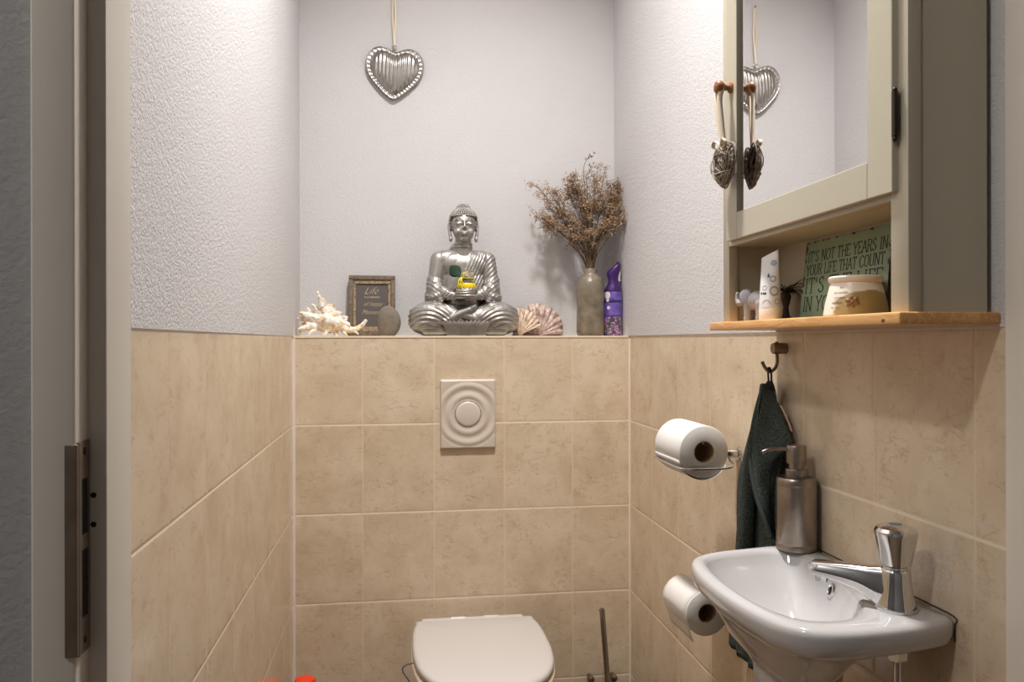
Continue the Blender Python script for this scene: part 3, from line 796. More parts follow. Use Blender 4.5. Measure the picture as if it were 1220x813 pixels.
bm = B(); lathe(bm, [(0.0012, -0.004), (0.0012, 0.004), (0.003, 0.0045), (0.003, 0.006)], nail, (0, -1, 0), 12); part('nail', bm, M['nickel'], mh)

# ================================================================== SEATED STATUE
bx_ = at(552.5, 401, Y=2.325).x
SB = Vector((bx_, 2.3225, TOP))
st = root('buddha_statue', SB, 'large silver seated statue in meditation on the tiled ledge', 'statue')
def S(x, y, z): return SB+Vector((x, y, z))
bm = B()
# torso
ell(bm, S(0, .022, .155), (.066, .040, .080)); ell(bm, S(0, .020, .205), (.074, .038, .046)); ell(bm, S(0, .024, .10), (.072, .045, .045))
capsule(bm, S(-.055, .022, .225), S(.055, .022, .225), .029, .029)
ell(bm, S(-.026, .004, .212), (.040, .019, .032)); ell(bm, S(.026, .004, .212), (.040, .019, .032)); ell(bm, S(0, .004, .195), (.052, .022, .05))
capsule(bm, S(0, .018, .235), S(0, .012, .285), .028, .024)
# neck rings
for z in (.262, .270): tube(bm, [S(math.cos(t)*.0262, .013+math.sin(t)*.0262, z) for t in [2*PI*k/24 for k in range(24)]], .0022, 8, closed=True)
# head
ell(bm, S(0, .008, .328), (.0375, .038, .044)); ell(bm, S(0, -.001, .305), (.030, .031, .032)); ell(bm, S(0, -.016, .283), (.014, .012, .010))
ell(bm, S(-.016, -.016, .303), (.014, .013, .014)); ell(bm, S(.016, -.016, .303), (.014, .013, .014))
# brow, nose, eyes, lips
for s in (-1, 1):
    tube(bm, catmull([S(s*.003, -.033, .331), S(s*.010, -.0325, .3405), S(s*.019, -.0285, .3410), S(s*.027, -.020, .335)], 4, False), .0017, 8)
    ell(bm, S(s*.0135, -.0238, .3275), (.0095, .0055, .0060)); tube(bm, catmull([S(s*.005, -.0318, .3262), S(s*.0135, -.0335, .3235), S(s*.022, -.027, .3265)], 4, False), .0011, 8)
    # ears with long lobes
    tube(bm, catmull([S(s*.0385, .008, .338), S(s*.0420, .010, .325), S(s*.0405, .008, .305), S(s*.0375, .006, .288), S(s*.0360, .005, .281)], 4, False), [.0045]*9+[.0050]*8, 10)
    ell(bm, S(s*.0378, .005, .284), (.0048, .0055, .0085))
tube(bm, [S(0, -.032, .338), S(0, -.035, .327), S(0, -.0385, .315)], [.0026, .0030, .0038], 10); ell(bm, S(-.0045, -.0345, .3135), (.0034, .0040, .0028)); ell(bm, S(.0045, -.0345, .3135), (.0034, .0040, .0028))
tube(bm, catmull([S(-.0105, -.0298, .3005), S(-.005, -.0335, .3012), S(0, -.0342, .3002), S(.005, -.0335, .3012), S(.0105, -.0298, .3005)], 3, False), .0018, 8)
tube(bm, catmull([S(-.008, -.0300, .2965), S(0, -.0345, .2945), S(.008, -.0300, .2965)], 3, False), .0021, 8)
ell(bm, S(0, -.0365, .3465), .0016, u=10, v=8)
# arms
for s in (-1, 1):
    capsule(bm, S(s*.071, .022, .224), S(s*.080, .016, .165), .0265, .0245); capsule(bm, S(s*.080, .016, .165), S(s*.084, .002, .135), .0245, .024)
    capsule(bm, S(s*.084, .000, .132), S(s*.045, -.040, .118), .0225, .0165); capsule(bm, S(s*.045, -.040, .118), S(s*.026, -.048, .115), .0155, .013)
    ell(bm, S(s*.076, -.020, .117), (.032, .020, .015), rot_euler(y=s*.30)); ell(bm, S(s*.094, .004, .112), (.020, .024, .018))
    # flared sleeve hanging to the lap
    for a_, c_, r0, r1 in ((S(s*.088, .014, .165), S(s*.099, .010, .108), .020, .013), (S(s*.080, -.006, .140), S(s*.086, -.022, .100), .020, .010), (S(s*.062, -.026, .130), S(s*.070, -.034, .098), .015, .009), (S(s*.100, .018, .12), S(s*.106, .016, .098), .013, .008)):
        capsule(bm, a_, c_, r0, r1)
# lap, knees and legs
ell(bm, S(0, .010, .050), (.120, .062, .046)); ell(bm, S(-.092, -.012, .056), (.070, .054, .046)); ell(bm, S(.092, -.012, .056), (.070, .054, .046))
ell(bm, S(-.112, -.008, .040), (.050, .052, .036)); ell(bm, S(.112, -.008, .040), (.050, .052, .036))
ell(bm, S(-.05, -.040, .060), (.062, .026, .030), rot_euler(y=.25)); ell(bm, S(.05, -.040, .056), (.064, .028, .030), rot_euler(y=-.25))
box(bm, SB.x-.125, SB.x+.125, SB.y-.050, SB.y+.058, TOP+0.0005, TOP+.035, .012)
# crossed foot and shin
capsule(bm, S(-.055, -.052, .044), S(.010, -.062, .074), .014, .012); capsule(bm, S(.055, -.052, .040), S(-.004, -.060, .060), .013, .011)
ell(bm, S(.016, -.060, .080), (.020, .012, .010), rot_euler(y=-.5))
# bowl in the hands
lathe(bm, [(.012, .106), (.024, .110), (.031, .120), (.033, .132), (.031, .135), (.0285, .1335), (.001, .1325)], (SB.x+.002, SB.y-.050, TOP), n=40)
me = remesh(bm, 0.0016, 3)
co = np.empty(len(me.vertices)*3); me.vertices.foreach_get('co', co); co = co.reshape(-1, 3)
no = np.empty(len(me.vertices)*3); me.vertices.foreach_get('normal', no); no = no.reshape(-1, 3)
L = co-np.array(SB); x, y, z = L[:, 0], L[:, 1], L[:, 2]
def ss(a, b_, v): t = np.clip((v-a)/(b_-a), 0, 1); return t*t*(3-2*t)
def ridge(ph): f = np.abs(((ph) % 1.0)-0.5)*2; return (f**1.6)       # sharp crests
disp = np.zeros(len(x))
# leg folds: arcs around the knee sweeping up to the hands
leg = (1-ss(.088, .104, z))*ss(.012, .03, z)*ss(.040, .060, np.abs(x))*ss(-.045, .0, -y+.02)
ax_ = np.abs(x)
ph = (z - 0.020 + 7.5*(ax_-.118)**2*np.where(ax_ > .118, 0.9, 1.0)*1.0 + 0.12*(ax_-.06))/0.0125
disp += leg*0.0034*(ridge(ph)-0.4)
# drape over the left shoulder and chest
dm = ss(.002, .010, x+ (z-.20)*-.35+.012*0)*ss(.125, .14, z)*(1-ss(.245, .262, z))*ss(-.02, .0, -y+.008)*(1-ss(.060, .068, x))
ph2 = (x*0.92+(z-.2)*-.42)/0.0085
disp += dm*0.0026*(ridge(ph2)-0.2)+dm*.0018
# sleeves
am = ss(.064, .074, ax_)*ss(.100, .112, z)*(1-ss(.232, .245, z))
amr = am*np.where(x > 0, 1.0, 1-ss(.150, .172, z))
ph3 = (z*0.75 - (ax_-.08)*0.9 + y*0.35)/0.0118
disp += amr*0.0017*(ridge(ph3)-0.35)
# sleeve fronts between arm and hands
fm = ss(.030, .05, ax_)*(1-ss(.068, .078, ax_))*ss(.098, .104, z)*(1-ss(.135, .150, z))*ss(.0, .02, -y)
disp += fm*0.0020*(ridge((ax_*0.7+z*0.9)/0.0085)-0.4)
co += no*disp[:, None]
co[:, 2] = np.maximum(co[:, 2], TOP+0.0003)
co[:, 1] = np.minimum(co[:, 1], YP-0.003)
me.vertices.foreach_set('co', co.ravel()); me.update()
part('body', me, M['silver'], st, ang=0)
# curled hair
bm = B(); rl = random.Random(5)
def curl(c, n_, r=.0034): ell(bm, c, (r, r, r*1.05), u=8, v=6)
ell(bm, S(0, .012, .339), (.0378, .0368, .0372)); 
for v in list(bm.verts):
    pass
ell(bm, S(0, .012, .372), (.0180, .0180, .0165))
for row in range(11):
    th = 0.12+row*0.140
    n_ = max(5, int(2*PI*math.sin(th)*.040/.0066))
    for k in range(n_):
        ph_ = 2*PI*(k+0.5*(row % 2))/n_; d = Vector((math.sin(th)*math.cos(ph_), math.sin(th)*math.sin(ph_), math.cos(th)))
        p = S(0, .012, .339)+Vector((d.x*.0400, d.y*.0395, d.z*.0395))
        lz = p.z-TOP
        # face opening
        if p.y < SB.y-.004 and lz < .3525-0.2*abs(p.x-SB.x): continue
        curl(p, d)
for th, ph_, lz in []: pass
for s in (-1, 1):      # temples in front of the ears
    for k in range(7): curl(S(s*(.0355+.0008*(k > 3)), -.010+.0015*k, .352-.0062*k), None, .0034)
for row in range(7):
    th = 0.0+row*0.27; n_ = max(1, int(2*PI*math.sin(th)*.020/.0055))
    for k in range(n_):
        ph_ = 2*PI*(k+.5*(row % 2))/n_; d = Vector((math.sin(th)*math.cos(ph_), math.sin(th)*math.sin(ph_), math.cos(th)))
        curl(S(0, .012, .372)+Vector((d.x*.020, d.y*.020, d.z*.0185)), d, .0029)
me = from_bm(bm)
# cut the cap away from the face: push cap verts in front of the face backwards
for v in me.vertices:
    lz = v.co.z-TOP; ly = v.co.y-SB.y
    if ly < -.004 and lz < .348: v.co.y = SB.y+0.0
part('hair', me, M['silver'], st, ang=60)
# fanned hem between the knees
bm = B(); n = 66; R3 = []
for i, (h, k_, yy) in enumerate([(0.0005, .84, -.0615), (.014, .88, -.0640), (.028, .94, -.0675), (.038, 1.0, -.0700), (.0425, 1.02, -.0690), (.0435, 1.0, -.0640)]):
    row = []
    for j in range(n+1):
        t = j/n*2-1; xx = t*.066*k_; sc = abs(math.sin(j/n*PI*11)); y_ = yy*(1-0.10*t*t) - .0018*sc*(h/.04); hh = h - (.0045*(1-sc) if i >= 2 else 0)
        row.append(bm.verts.new(S(xx+.003, y_, hh)))
    R3.append(row)
R3.append([bm.verts.new(S(q*.066*2/n-.066+.003, -.030, .040)) for q in range(n+1)])
for a_, c_ in zip(R3, R3[1:]):
    for j in range(n): bm.faces.new((a_[j], a_[j+1], c_[j+1], c_[j]))
bot = [bm.verts.new(S(q*.11/n-.055+.003, -.030, .0005)) for q in range(n+1)]
for j in range(n): bm.faces.new((R3[-1][j], R3[-1][j+1], bot[j+1], bot[j])); bm.faces.new((bot[j], bot[j+1], R3[0][j+1], R3[0][j]))
for e_ in (0, n): bm.faces.new([r[e_] for r in R3]+[bot[e_]])
bmesh.ops.recalc_face_normals(bm, faces=bm.faces)
part('robe_hem', bm, M['silver'], st, ang=50)
# fingers around the bowl: overlapping hands
bm = B()
for k, (zz_, rr_) in enumerate([(.111, .0315), (.1175, .0335), (.124, .0345), (.130, .0345)]):
    a0, a1 = math.radians(200+6*k), math.radians(292)
    pts = [S(.002+math.cos(t)*rr_, -.050+math.sin(t)*rr_, zz_-.003*math.sin((t-a0)/(a1-a0)*PI)) for t in np.linspace(a0, a1, 9)]
    tube(bm, pts, [.0040]*6+[.0036, .0032, .0022], 8)
for k, (zz_, rr_) in enumerate([(.103, .0285), (.1085, .034), (.1135, .0365)]):
    a0, a1 = math.radians(340), math.radians(262-5*k)
    pts = [S(.002+math.cos(t)*rr_, -.050+math.sin(t)*rr_, zz_) for t in np.linspace(a0, a1, 9)]
    tube(bm, pts, [.0042]*6+[.0038, .0034, .0024], 8)
for s in (-1, 1): tube(bm, [S(s*.034, -.044, .122), S(s*.032, -.056, .132), S(s*.026, -.062, .1375)], [.0045, .0040, .0028], 8)
part('hand', bm, M['silver'], st, ang=60)

# jar of yellow wax in the statue's bowl
jc = S(.0035, -.050, .1326)
jar = root('candle_jar', jc, 'small glass jar of yellow wax with a green leaf held in the silver hands', 'jar')
m_glass = bpy.data.materials.new('jar_glass'); m_glass.use_nodes = True
pb = m_glass.node_tree.nodes['Principled BSDF']; pb.inputs['Transmission Weight'].default_value = 0.9; pb.inputs['Roughness'].default_value = 0.05; pb.inputs['Base Color'].default_value = (0.95, 0.95, 0.8, 1); pb.inputs['IOR'].default_value = 1.05
bm = B(); lathe(bm, [(.020, .0), (.0245, .002), (.0262, .010), (.0245, .019), (.0205, .026), (.0198, .034), (.0185, .034), (.019, .026), (.0235, .018), (.025, .010), (.0235, .003), (.0002, .002)], jc, n=36); part('glass', bm, m_glass, jar)
bm = B(); lathe(bm, [(.0220, .0026), (.0262, .004), (.0275, .010), (.0262, .0160), (.0215, .0225), (.012, .0258), (.0005, .0265)], jc, n=32); part('wax', bm, M['yellow'], jar)
bm = B(); lathe(bm, [(.0215, .034), (.0225, .036), (.0220, .046), (.0212, .052), (.0225, .0535), (.021, .0545), (.0005, .055)], jc, n=44)
for v in bm.verts: v.co += (v.co-Vector((jc.x, jc.y, v.co.z)))*0.05*math.sin(9*math.atan2(v.co.y-jc.y, v.co.x-jc.x))
part('lid', bm, mat('lace_lid', srgb(205, 196, 180), 0.8, col2=srgb(120, 108, 90), vscale=130), jar, label='lace covered lid')
bm = B(); lf = jc+Vector((-.034, -.027, .052)); dl = Vector((-.55, -.1, .62)).normalized(); dn = Vector((.15, -1, .1)).normalized(); ds = dl.cross(dn).normalized(); g = []
for i in range(11):
    t = i/10; wv = .0190*math.sin(PI*t**.9)**.8; row = []
    for j in range(-3, 4): row.append(bm.verts.new(lf+dl*(t-.5)*.040+ds*wv*j/3-dn*(.0022*(1-(j/3)**2)*-1)+dn*(-.003*math.sin(t*PI))))
    g.append(row)
for a_, c_ in zip(g, g[1:]):
    for j in range(6): bm.faces.new((a_[j], a_[j+1], c_[j+1], c_[j]))
bmesh.ops.remove_doubles(bm, verts=bm.verts, dist=1e-5)
tube(bm, [lf-dl*.018, jc+Vector((-.018, -.026, .036))], .0008, 6)
o = part('leaf', bm, M['green_leaf'], jar); sm = o.modifiers.new('s', 'SOLIDIFY'); sm.thickness = 0.0006
bm = B(); kn = jc+Vector((-.014, -.027, .034))
tube(bm, [jc+Vector((math.cos(t)*.0212, math.sin(t)*.0212, .032)) for t in [2*PI*k/28 for k in range(28)]], .0016, 6, closed=True)
for e_ in ((-.012, -.006, .022*-1), (-.002, -.006, -.030), (.012, -.003, .016), (-.010, -.003, -.012), (.005, -.004, -.020)):
    q = kn+Vector(e_); tube(bm, catmull([jc+Vector((-.012, -.0195, .032)), kn, (kn+q)/2+Vector((-.004, -.003, 0)), q], 4, False), .0013, 6)
part('bow', bm, M['yellow_ribbon'], jar, label='yellow string bow')

# ================================================================== LEDGE: murex shell, frame, stone, scallops, vase, can
mc = at(396, 401, Y=2.325)
mux = root('conch_shell', Vector((mc.x, 2.325, TOP)), 'large spiny cream seashell at the left end of the ledge', 'shell')
PXM = 2.33/F_PX
def MU(px, py, dy=0): return Vector((at(px, py, Y=2.325).x, 2.325+dy, at(px, py, Y=2.325).z))
bm = B()
ell(bm, MU(391, 383), (.046, .030, .032), rot_euler(y=.15)); ell(bm, MU(388, 372, .0), (.030, .022, .026)); ell(bm, MU(372, 380, .0), (.020, .02, .014)); ell(bm, MU(365, 375, -.004), (.014, .012, .010)); ell(bm, MU(383, 375, .01), (.026, .024, .024)); ell(bm, MU(401, 384, -.01), (.030, .022, .020), rot_euler(y=.35))
ell(bm, MU(385, 367, .005), (.016, .016, .016)); ell(bm, MU(411, 391, -.012), (.022, .015, .012), rot_euler(y=.2)); ell(bm, MU(372, 388, -.005), (.022, .02, .014))
tube(bm, catmull([MU(408, 392, -.01), MU(420, 393, -.018), MU(430, 389, -.02), MU(437, 381, -.022)], 5, False), [.010-.0055*i/15 for i in range(16)], 12)
rl = random.Random(21)
spk = [((384, 366), (379, 347), .006), ((390, 366), (386, 355), .005), ((378, 370), (372, 362), .006), ((375, 378), (357, 372), .0085), ((372, 384), (355, 379), .007), ((370, 388), (356, 392), .007), ((392, 369), (399, 362), .006), ((400, 374), (408, 372), .006), ((407, 380), (416, 378), .005), ((378, 391), (368, 400), .006), ((390, 393), (386, 400), .006), ((400, 395), (402, 400.5), .006), ((410, 395), (415, 400.5), .005), ((365, 377), (359, 369), .005), ((368, 374), (366, 366), .006), ((362, 385), (357, 400), .004), ((420, 393), (428, 399), .004), ((412, 386), (418, 389), .006)]
for (a_, c_, r) in spk:
    dy = rl.uniform(-.012, .006); p, q = MU(*a_, dy=dy-.008), MU(*c_, dy=dy-.016)
    m_ = (p+q)/2+Vector((rl.uniform(-.003, .003), 0, rl.uniform(-.002, .003)))
    tube(bm, [p, m_, q], [r*1.35, r*1.05, r*.40], 8)
ell(bm, MU(392, 382, -.012), (.028, .024, .022), rot_euler(y=.2))
for k in range(34):
    a_ = rl.uniform(0, PI); rad = rl.uniform(.8, 1); p = MU(391+math.cos(a_)*27*rad, 394-math.sin(a_)*20*rad, -.018); d = Vector((math.cos(a_)*rl.uniform(.4, 1), rl.uniform(-1, .1), math.sin(a_)*.8)).normalized()
    tube(bm, [p, p+d*rl.uniform(.005, .010)], [.0052, .0024], 6)
me = remesh(bm, 0.0018, 2)
for v in me.vertices:
    n_ = noise.noise(v.co*140)*.0018+noise.noise(v.co*320)*.0008
    v.co += v.normal*n_; v.co.z = max(v.co.z, TOP+.0003)
m_sh = mat('spiny_shell', srgb(236, 226, 212), 0.5)
N = Nodes(m_sh); pb = N.n['Principled BSDF']; tc = N.new('ShaderNodeTexCoord').outputs['Object']
f = N.noise(tc, 55, 4, 0.6); N.link(N.ramp(f, [(0.42, srgb(240, 236, 230)), (0.54, srgb(232, 216, 192)), (0.63, srgb(206, 170, 128)), (0.72, srgb(236, 222, 202))]), pb.inputs['Base Color'])
part('shell_body', me, m_sh, mux, ang=0)

# small framed quote
fx0, fx1 = at(415.5, 365, Y=2.392).x, at(471, 365, Y=2.392).x; FH = zpx(328, 2.355)-TOP; fcx = (fx0+fx1)/2; FW = fx1-fx0
fr = root('picture_frame', (fcx, 2.392, TOP), 'small distressed brown framed quote leaning on the wall behind the stone', 'picture')
Rf = plane_matrix((fcx, 2.385, TOP+.0005), (1, 0, 0), Vector((0, .020, FH)))
m_fr = mat('distressed_frame', srgb(124, 110, 92), 0.7, col2=srgb(88, 76, 62), vscale=120, bump=0.3, bscale=200)
hw = FW/2
bm = B()
for q in ((-hw, hw, FH-.013, FH), (-hw, hw, 0, .013), (-hw, -hw+.013, .013, FH-.013), (hw-.013, hw, .013, FH-.013)): box(bm, q[0], q[1], q[2], q[3], -.004, .010, .0015, 2, M=Rf)
part('outer_frame', bm, m_fr, fr, ang=30)
bm = B(); i1 = hw-.013
for q in ((-i1, i1, FH-.025, FH-.013), (-i1, i1, .013, .027), (-i1, -i1+.008, .027, FH-.025), (i1-.008, i1, .027, FH-.025)): box(bm, q[0], q[1], q[2], q[3], -.003, .006, .001, 1, M=Rf)
part('inner_frame', bm, mat('gilt_frame', srgb(176, 152, 120), 0.6, col2=srgb(110, 92, 70), vscale=150), fr, ang=30)
bm = B(); box(bm, -i1+.008, i1-.008, .027, FH-.025, -.003, .002, M=Rf); part('panel', bm, mat('slate_panel', srgb(88, 82, 78), 0.7), fr, smooth=False)
mes = []
cx_m = FH/2+.002
for s_, sz, yy, xx, shr, sxx in (('Life', .030, FH-.046, -.004, .55, .95), ('is a collection', .0085, FH-.064, .0, 0, .95), ('of happy', .018, FH-.085, .002, .5, .9), ('Moments', .020, FH-.110, .0, .5, .8)):
    mes.append(text_mesh(s_, sz, Rf @ Matrix.Translation((xx, yy, .0023)), shear=shr, extrude=.0001, offset=-.0007 if sz > .025 else -.0004 if sz > .015 else 0, sx=sxx))
part('lettering', join_meshes(mes), mat('quote_gold', srgb(222, 194, 156), 0.5), fr, smooth=False, label='pale gold script lettering')

# upright pebble
pc_ = at(462.5, 401, Y=2.318)
bm = B(); ell(bm, Vector((pc_.x, 2.318, TOP+.040)), (.0335, .016, .0475), None, 40, 28)
for v in bm.verts: v.co += v.co.normalized()*0; v.co.x += 0.003*math.sin((v.co.z-TOP)*40); v.co.z = max(v.co.z, TOP)
me = from_bm(bm); stn = part('pebble', me, M['stone'], origin=(pc_.x, 2.318, TOP)); tag(stn, 'smooth grey oval pebble standing upright in front of the framed quote', 'stone')

# scallop shells
m_sc = mat('scallop_shell', srgb(200, 180, 166), 0.5)
def scallop(px, py_base, py_top, Y, tilt, w_, col_a, col_b, label, ribs=15, lean=0.18, arc=85):
    h = zpx(py_top, Y*1.0)-TOP
    c = at(px, 401, Y=Y); c.z = TOP
    r_ = root('scallop_shell', c, label, 'shell')
    m = bpy.data.materials.new('scallop'); m.use_nodes = True; N = Nodes(m); pb = N.n['Principled BSDF']; pb.inputs['Roughness'].default_value = 0.5
    tcn = N.new('ShaderNodeTexCoord').outputs['UV']; sp_ = N.new('ShaderNodeSeparateXYZ'); N.link(tcn, sp_.inputs[0])
    mp = N.new('ShaderNodeCombineXYZ'); N.link(N.math('MULTIPLY', sp_.outputs[0], 12), mp.inputs[0]); N.link(N.math('MULTIPLY', sp_.outputs[1], 2.5), mp.inputs[1])
    N.link(N.ramp(N.noise(mp.outputs[0], 1.6, 4, 0.6), [(0.35, col_b), (0.5, col_a), (0.62, srgb(218, 200, 182)), (0.72, col_b)]), pb.inputs['Base Color'])
    bm = B(); uv = bm.loops.layers.uv.new('uv'); NA, NRr = 120, 26; g = []
    A = math.radians(arc)
    for i in range(NRr+1):
        rr_ = i/NRr; row = []
        for j in range(NA+1):
            a_ = -A+2*A*j/NA; outl = (0.70+0.30*math.cos(a_*0.9))
            lx = math.sin(a_)*rr_*outl; lz = math.cos(a_)*rr_*outl
            depth = .26*(1-(rr_**2.2))*rr_**.5
            rib = .026*math.cos(a_/A*PI*ribs)*rr_
            gr = .006*math.sin(rr_*40)
            row.append((lx, -(depth+rib+gr), lz))
        g.append(row)
    sc_ = h/(1.0+.10)
    R_ = rot_euler(x=-lean, y=tilt)
    zmin = min((R_ @ Vector(p)).z for row in g for p in row)*sc_
    V = [[bm.verts.new(c+R_ @ (Vector(p)*sc_)*1.0+Vector((0, 0, -zmin+.0006))) for p in row] for row in g]
    for i in range(NRr):
        for j in range(NA):
            f_ = bm.faces.new((V[i][j], V[i][j+1], V[i+1][j+1], V[i+1][j]))
            for lp, (ii, jj) in zip(f_.loops, ((i, j), (i, j+1), (i+1, j+1), (i+1, j))): lp[uv].uv = (jj/NA, ii/NRr)
    # hinge ears
    e_ = [Vector((-.20, -.01, -.08)), Vector((.20, -.01, -.08)), Vector((.16, -.05, .12)), Vector((-.16, -.05, .12))]
    bm.faces.new([bm.verts.new(c+R_ @ (q*sc_)+Vector((0, 0, -zmin+.0006))) for q in e_])
    bmesh.ops.remove_doubles(bm, verts=bm.verts, dist=1e-6)
    o = part('shell_body', bm, m, r_); s = o.modifiers.new('s', 'SOLIDIFY'); s.thickness = 0.0018
    return r_
scallop(641, 401, 357, 2.392, -0.02, .044, srgb(176, 150, 142), srgb(146, 112, 108), 'round pinkish brown fan shell leaning behind the small shell', 13, 0.10, 88)
scallop(617, 401, 363, 2.350, 0.42, .03, srgb(206, 182, 158), srgb(150, 116, 98), 'smaller cream and brown ruffled shell beside the silver knee', 8, 0.15, 42)

# vase
vc = Vector((at(703.5, 401, Y=2.335).x, 2.335, TOP))
bm = B(); VH = zpx(320, 2.37)-TOP
prf = [(.034, 0), (.040, .002), (.0425, .012), (.0420, .04), (.0400, .075), (.0415, .11), (.0425, .135), (.0405, .158), (.033, .174), (.0225, .184), (.0195, .190), (.0205, VH-.003), (.0185, VH), (.0165, VH-.003), (.0160, .185), (.028, .170), (.030, .05), (.001, .03)]
lathe(bm, prf, vc, n=64)
for v in bm.verts:
    r_ = Vector((v.co.x-vc.x, v.co.y-vc.y, 0)); k_ = noise.noise(Vector((r_.x*40, r_.y*40, v.co.z*22)))*.035
    v.co += r_*k_
vs_ = tag(part('vase', bm, M['vase'], origin=vc, ang=60), 'mottled grey brown bottle vase near the right end of the ledge', 'vase')
# dried bouquet
bq = root('dried_bouquet', vc+Vector((0, 0, .03)), 'bunch of dried brown meadow flowers standing in the grey vase', 'flowers')
rl = random.Random(17)
stems = B(); fl = B(); fd = B()
mouth = vc+Vector((0, 0, VH-.004))
def tri_floret(bm, p, r, k=4):
    for q in range(k):
        d = Vector((rl.gauss(0, 1), rl.gauss(0, 1), rl.gauss(0, 1))).normalized(); s_ = d.orthogonal().normalized()*r*.42
        a_ = p+d*r; vs = [bm.verts.new(p-d*r*.1), bm.verts.new((p+a_)/2+s_), bm.verts.new(a_), bm.verts.new((p+a_)/2-s_)]
        bm.faces.new(vs)
heads = []
def BQ(px, py, dy): return Vector((at(px, py, Y=2.335+dy).x, 2.335+dy, at(px, py, Y=2.335+dy).z))
tips = []
for k in range(50):
    # fan of stems, tips scattered in the crown
    px = rl.uniform(646, 742); lim = 196+abs(px-697)*0.55
    py = rl.uniform(lim+4, min(286, 292-abs(px-690)*.45)); tips.append((px, py, rl.uniform(-.055, .055)))
tips += [(640, 222, -.02), (648, 240, 0), (638, 252, -.03), (680, 214, -.02), (684, 209, 0), (712, 206, .02), (722, 200, .03), (742, 226, .01), (748, 240, .03), (730, 262, .04), (660, 270, -.04), (690, 285, -.03), (705, 280, -.05), (746, 218, .04)]
for (px, py, dy) in tips:
    tp = BQ(px, py, dy); tp.y = min(tp.y, YP-.012); tp.x = min(tp.x, XR-.012)
    a_ = rl.uniform(0, 2*PI); m0 = mouth+Vector((math.cos(a_)*.010, math.sin(a_)*.010, 0)); low = vc+Vector((-math.cos(a_)*.012, -math.sin(a_)*.012, .05))
    mid = m0.lerp(tp, .5)+Vector(((tp.x-m0.x)*-.10, 0, .008))
    path = catmull([low, m0, mid, tp], 5, False)
    tube(stems, path, [.0013]*8+[.0010]*4+[.0007]*(len(path)-12), 5)
    # branching head of tiny florets
    d0 = (tp-mid).normalized()
    for b_ in range(rl.randrange(11, 17)):
        u0 = rl.uniform(.55, 1.0); s0 = mid.lerp(tp, u0); d = (d0*.7+Vector((rl.gauss(0, .8), rl.gauss(0, .8), rl.gauss(.25, .6)))).normalized(); L_ = rl.uniform(.012, .034)
        e_ = s0+d*L_; e_.y = min(e_.y, YP-.006); e_.x = min(e_.x, XR-.006)
        tube(stems, [s0, s0.lerp(e_, .5)+Vector((0, 0, .001)), e_], [.0005, .0004, .0003], 4, caps=False)
        for c_ in range(rl.randrange(9, 14)):
            q = e_+Vector((rl.gauss(0, .0055), rl.gauss(0, .0055), rl.gauss(0, .0055))); q.y = min(q.y, YP-.003); q.x = min(q.x, XR-.003)
            tri_floret(fl if rl.random() < .66 else fd, q, rl.uniform(.0018, .0042), 4)
# tall sprig
sp_ = catmull([mouth+Vector((0, 0, -.05)), BQ(700, 290, 0), BQ(697, 230, -.01), BQ(696, 200, -.01), BQ(702, 187, -.01)], 6, False); tube(stems, sp_, .0009, 5)
for (px, py) in ((699, 190), (704, 185), (708, 183), (702, 188), (706, 187), (703, 196), (706, 199), (704, 203), (709, 199), (707, 194)):
    p = BQ(px, py, -.01)
    for q_ in range(3): tri_floret(fd, p+Vector((rl.gauss(0, .0015), 0, rl.gauss(0, .0015))), rl.uniform(.004, .0065), 3)
for (px, py) in ((676, 212), (680, 209), (684, 211), (688, 210), (678, 217), (683, 216), (675, 221), (680, 222), (686, 217)):
    for q_ in range(3): tri_floret(fd, BQ(px, py, -.03)+Vector((rl.gauss(0, .002), 0, rl.gauss(0, .002))), rl.uniform(.0035, .0055), 4)
    tube(stems, [BQ(px, py, -.03), BQ(690, 236, -.02)], .0005, 4)
part('stems', stems, M['stem'], bq, ang=60)
part('florets', fl, M['floret'], bq, smooth=False); part('dark_florets', fd, M['floret_dark'], bq, ang=60, label='darker brown seed heads')

# air freshener can
fcn = Vector((at(730.5, 401, Y=2.330).x, 2.330, TOP))
can = root('spray_can', fcn, 'purple air freshener can with flower print between the vase and side wall', 'can')
m_can = bpy.data.materials.new('can_print'); m_can.use_nodes = True; N = Nodes(m_can); pb = N.n['Principled BSDF']; pb.inputs['Roughness'].default_value = 0.28
tc = N.new('ShaderNodeTexCoord').outputs['Object']; sep = N.new('ShaderNodeSeparateXYZ'); N.link(tc, sep.inputs[0]); z_ = sep.outputs[2]
lav = N.mix(N.ramp(N.noise(tc, 40, 2), [(.4, (0, 0, 0)), (.6, (1, 1, 1))]), srgb(120, 98, 176), srgb(98, 76, 156))
v_ = N.new('ShaderNodeTexVoronoi'); v_.inputs['Scale'].default_value = 130; N.link(tc, v_.inputs['Vector'])
flw = N.mix(N.ramp(v_.outputs['Distance'], [(.25, (1, 1, 1)), (.5, (0, 0, 0))]), N.ramp(N.noise(tc, 60, 3), [(.35, srgb(60, 44, 100)), (.5, srgb(80, 96, 60)), (.6, srgb(150, 96, 160))]), srgb(206, 140, 190))
c = N.mix(N.ramp(z_, [(.056, (0, 0, 0)), (.064, (1, 1, 1))]), flw, lav)
band = N.ramp(z_, [(.0555, (0, 0, 0)), (.057, (1, 1, 1)), (.0615, (1, 1, 1)), (.063, (0, 0, 0))]); c = N.mix(band, c, srgb(62, 46, 120))
band = N.ramp(z_, [(.100, (0, 0, 0)), (.1015, (1, 1, 1)), (.1055, (1, 1, 1)), (.107, (0, 0, 0))]); c = N.mix(band, c, srgb(48, 36, 100))
N.link(c, pb.inputs['Base Color'])
bm = B(); lathe(bm, [(.0245, 0), (.0268, .002), (.0268, .128), (.0262, .133), (.020, .139), (.0005, .140)], fcn, n=48); cbod = part('can_body', bm, m_can, can)
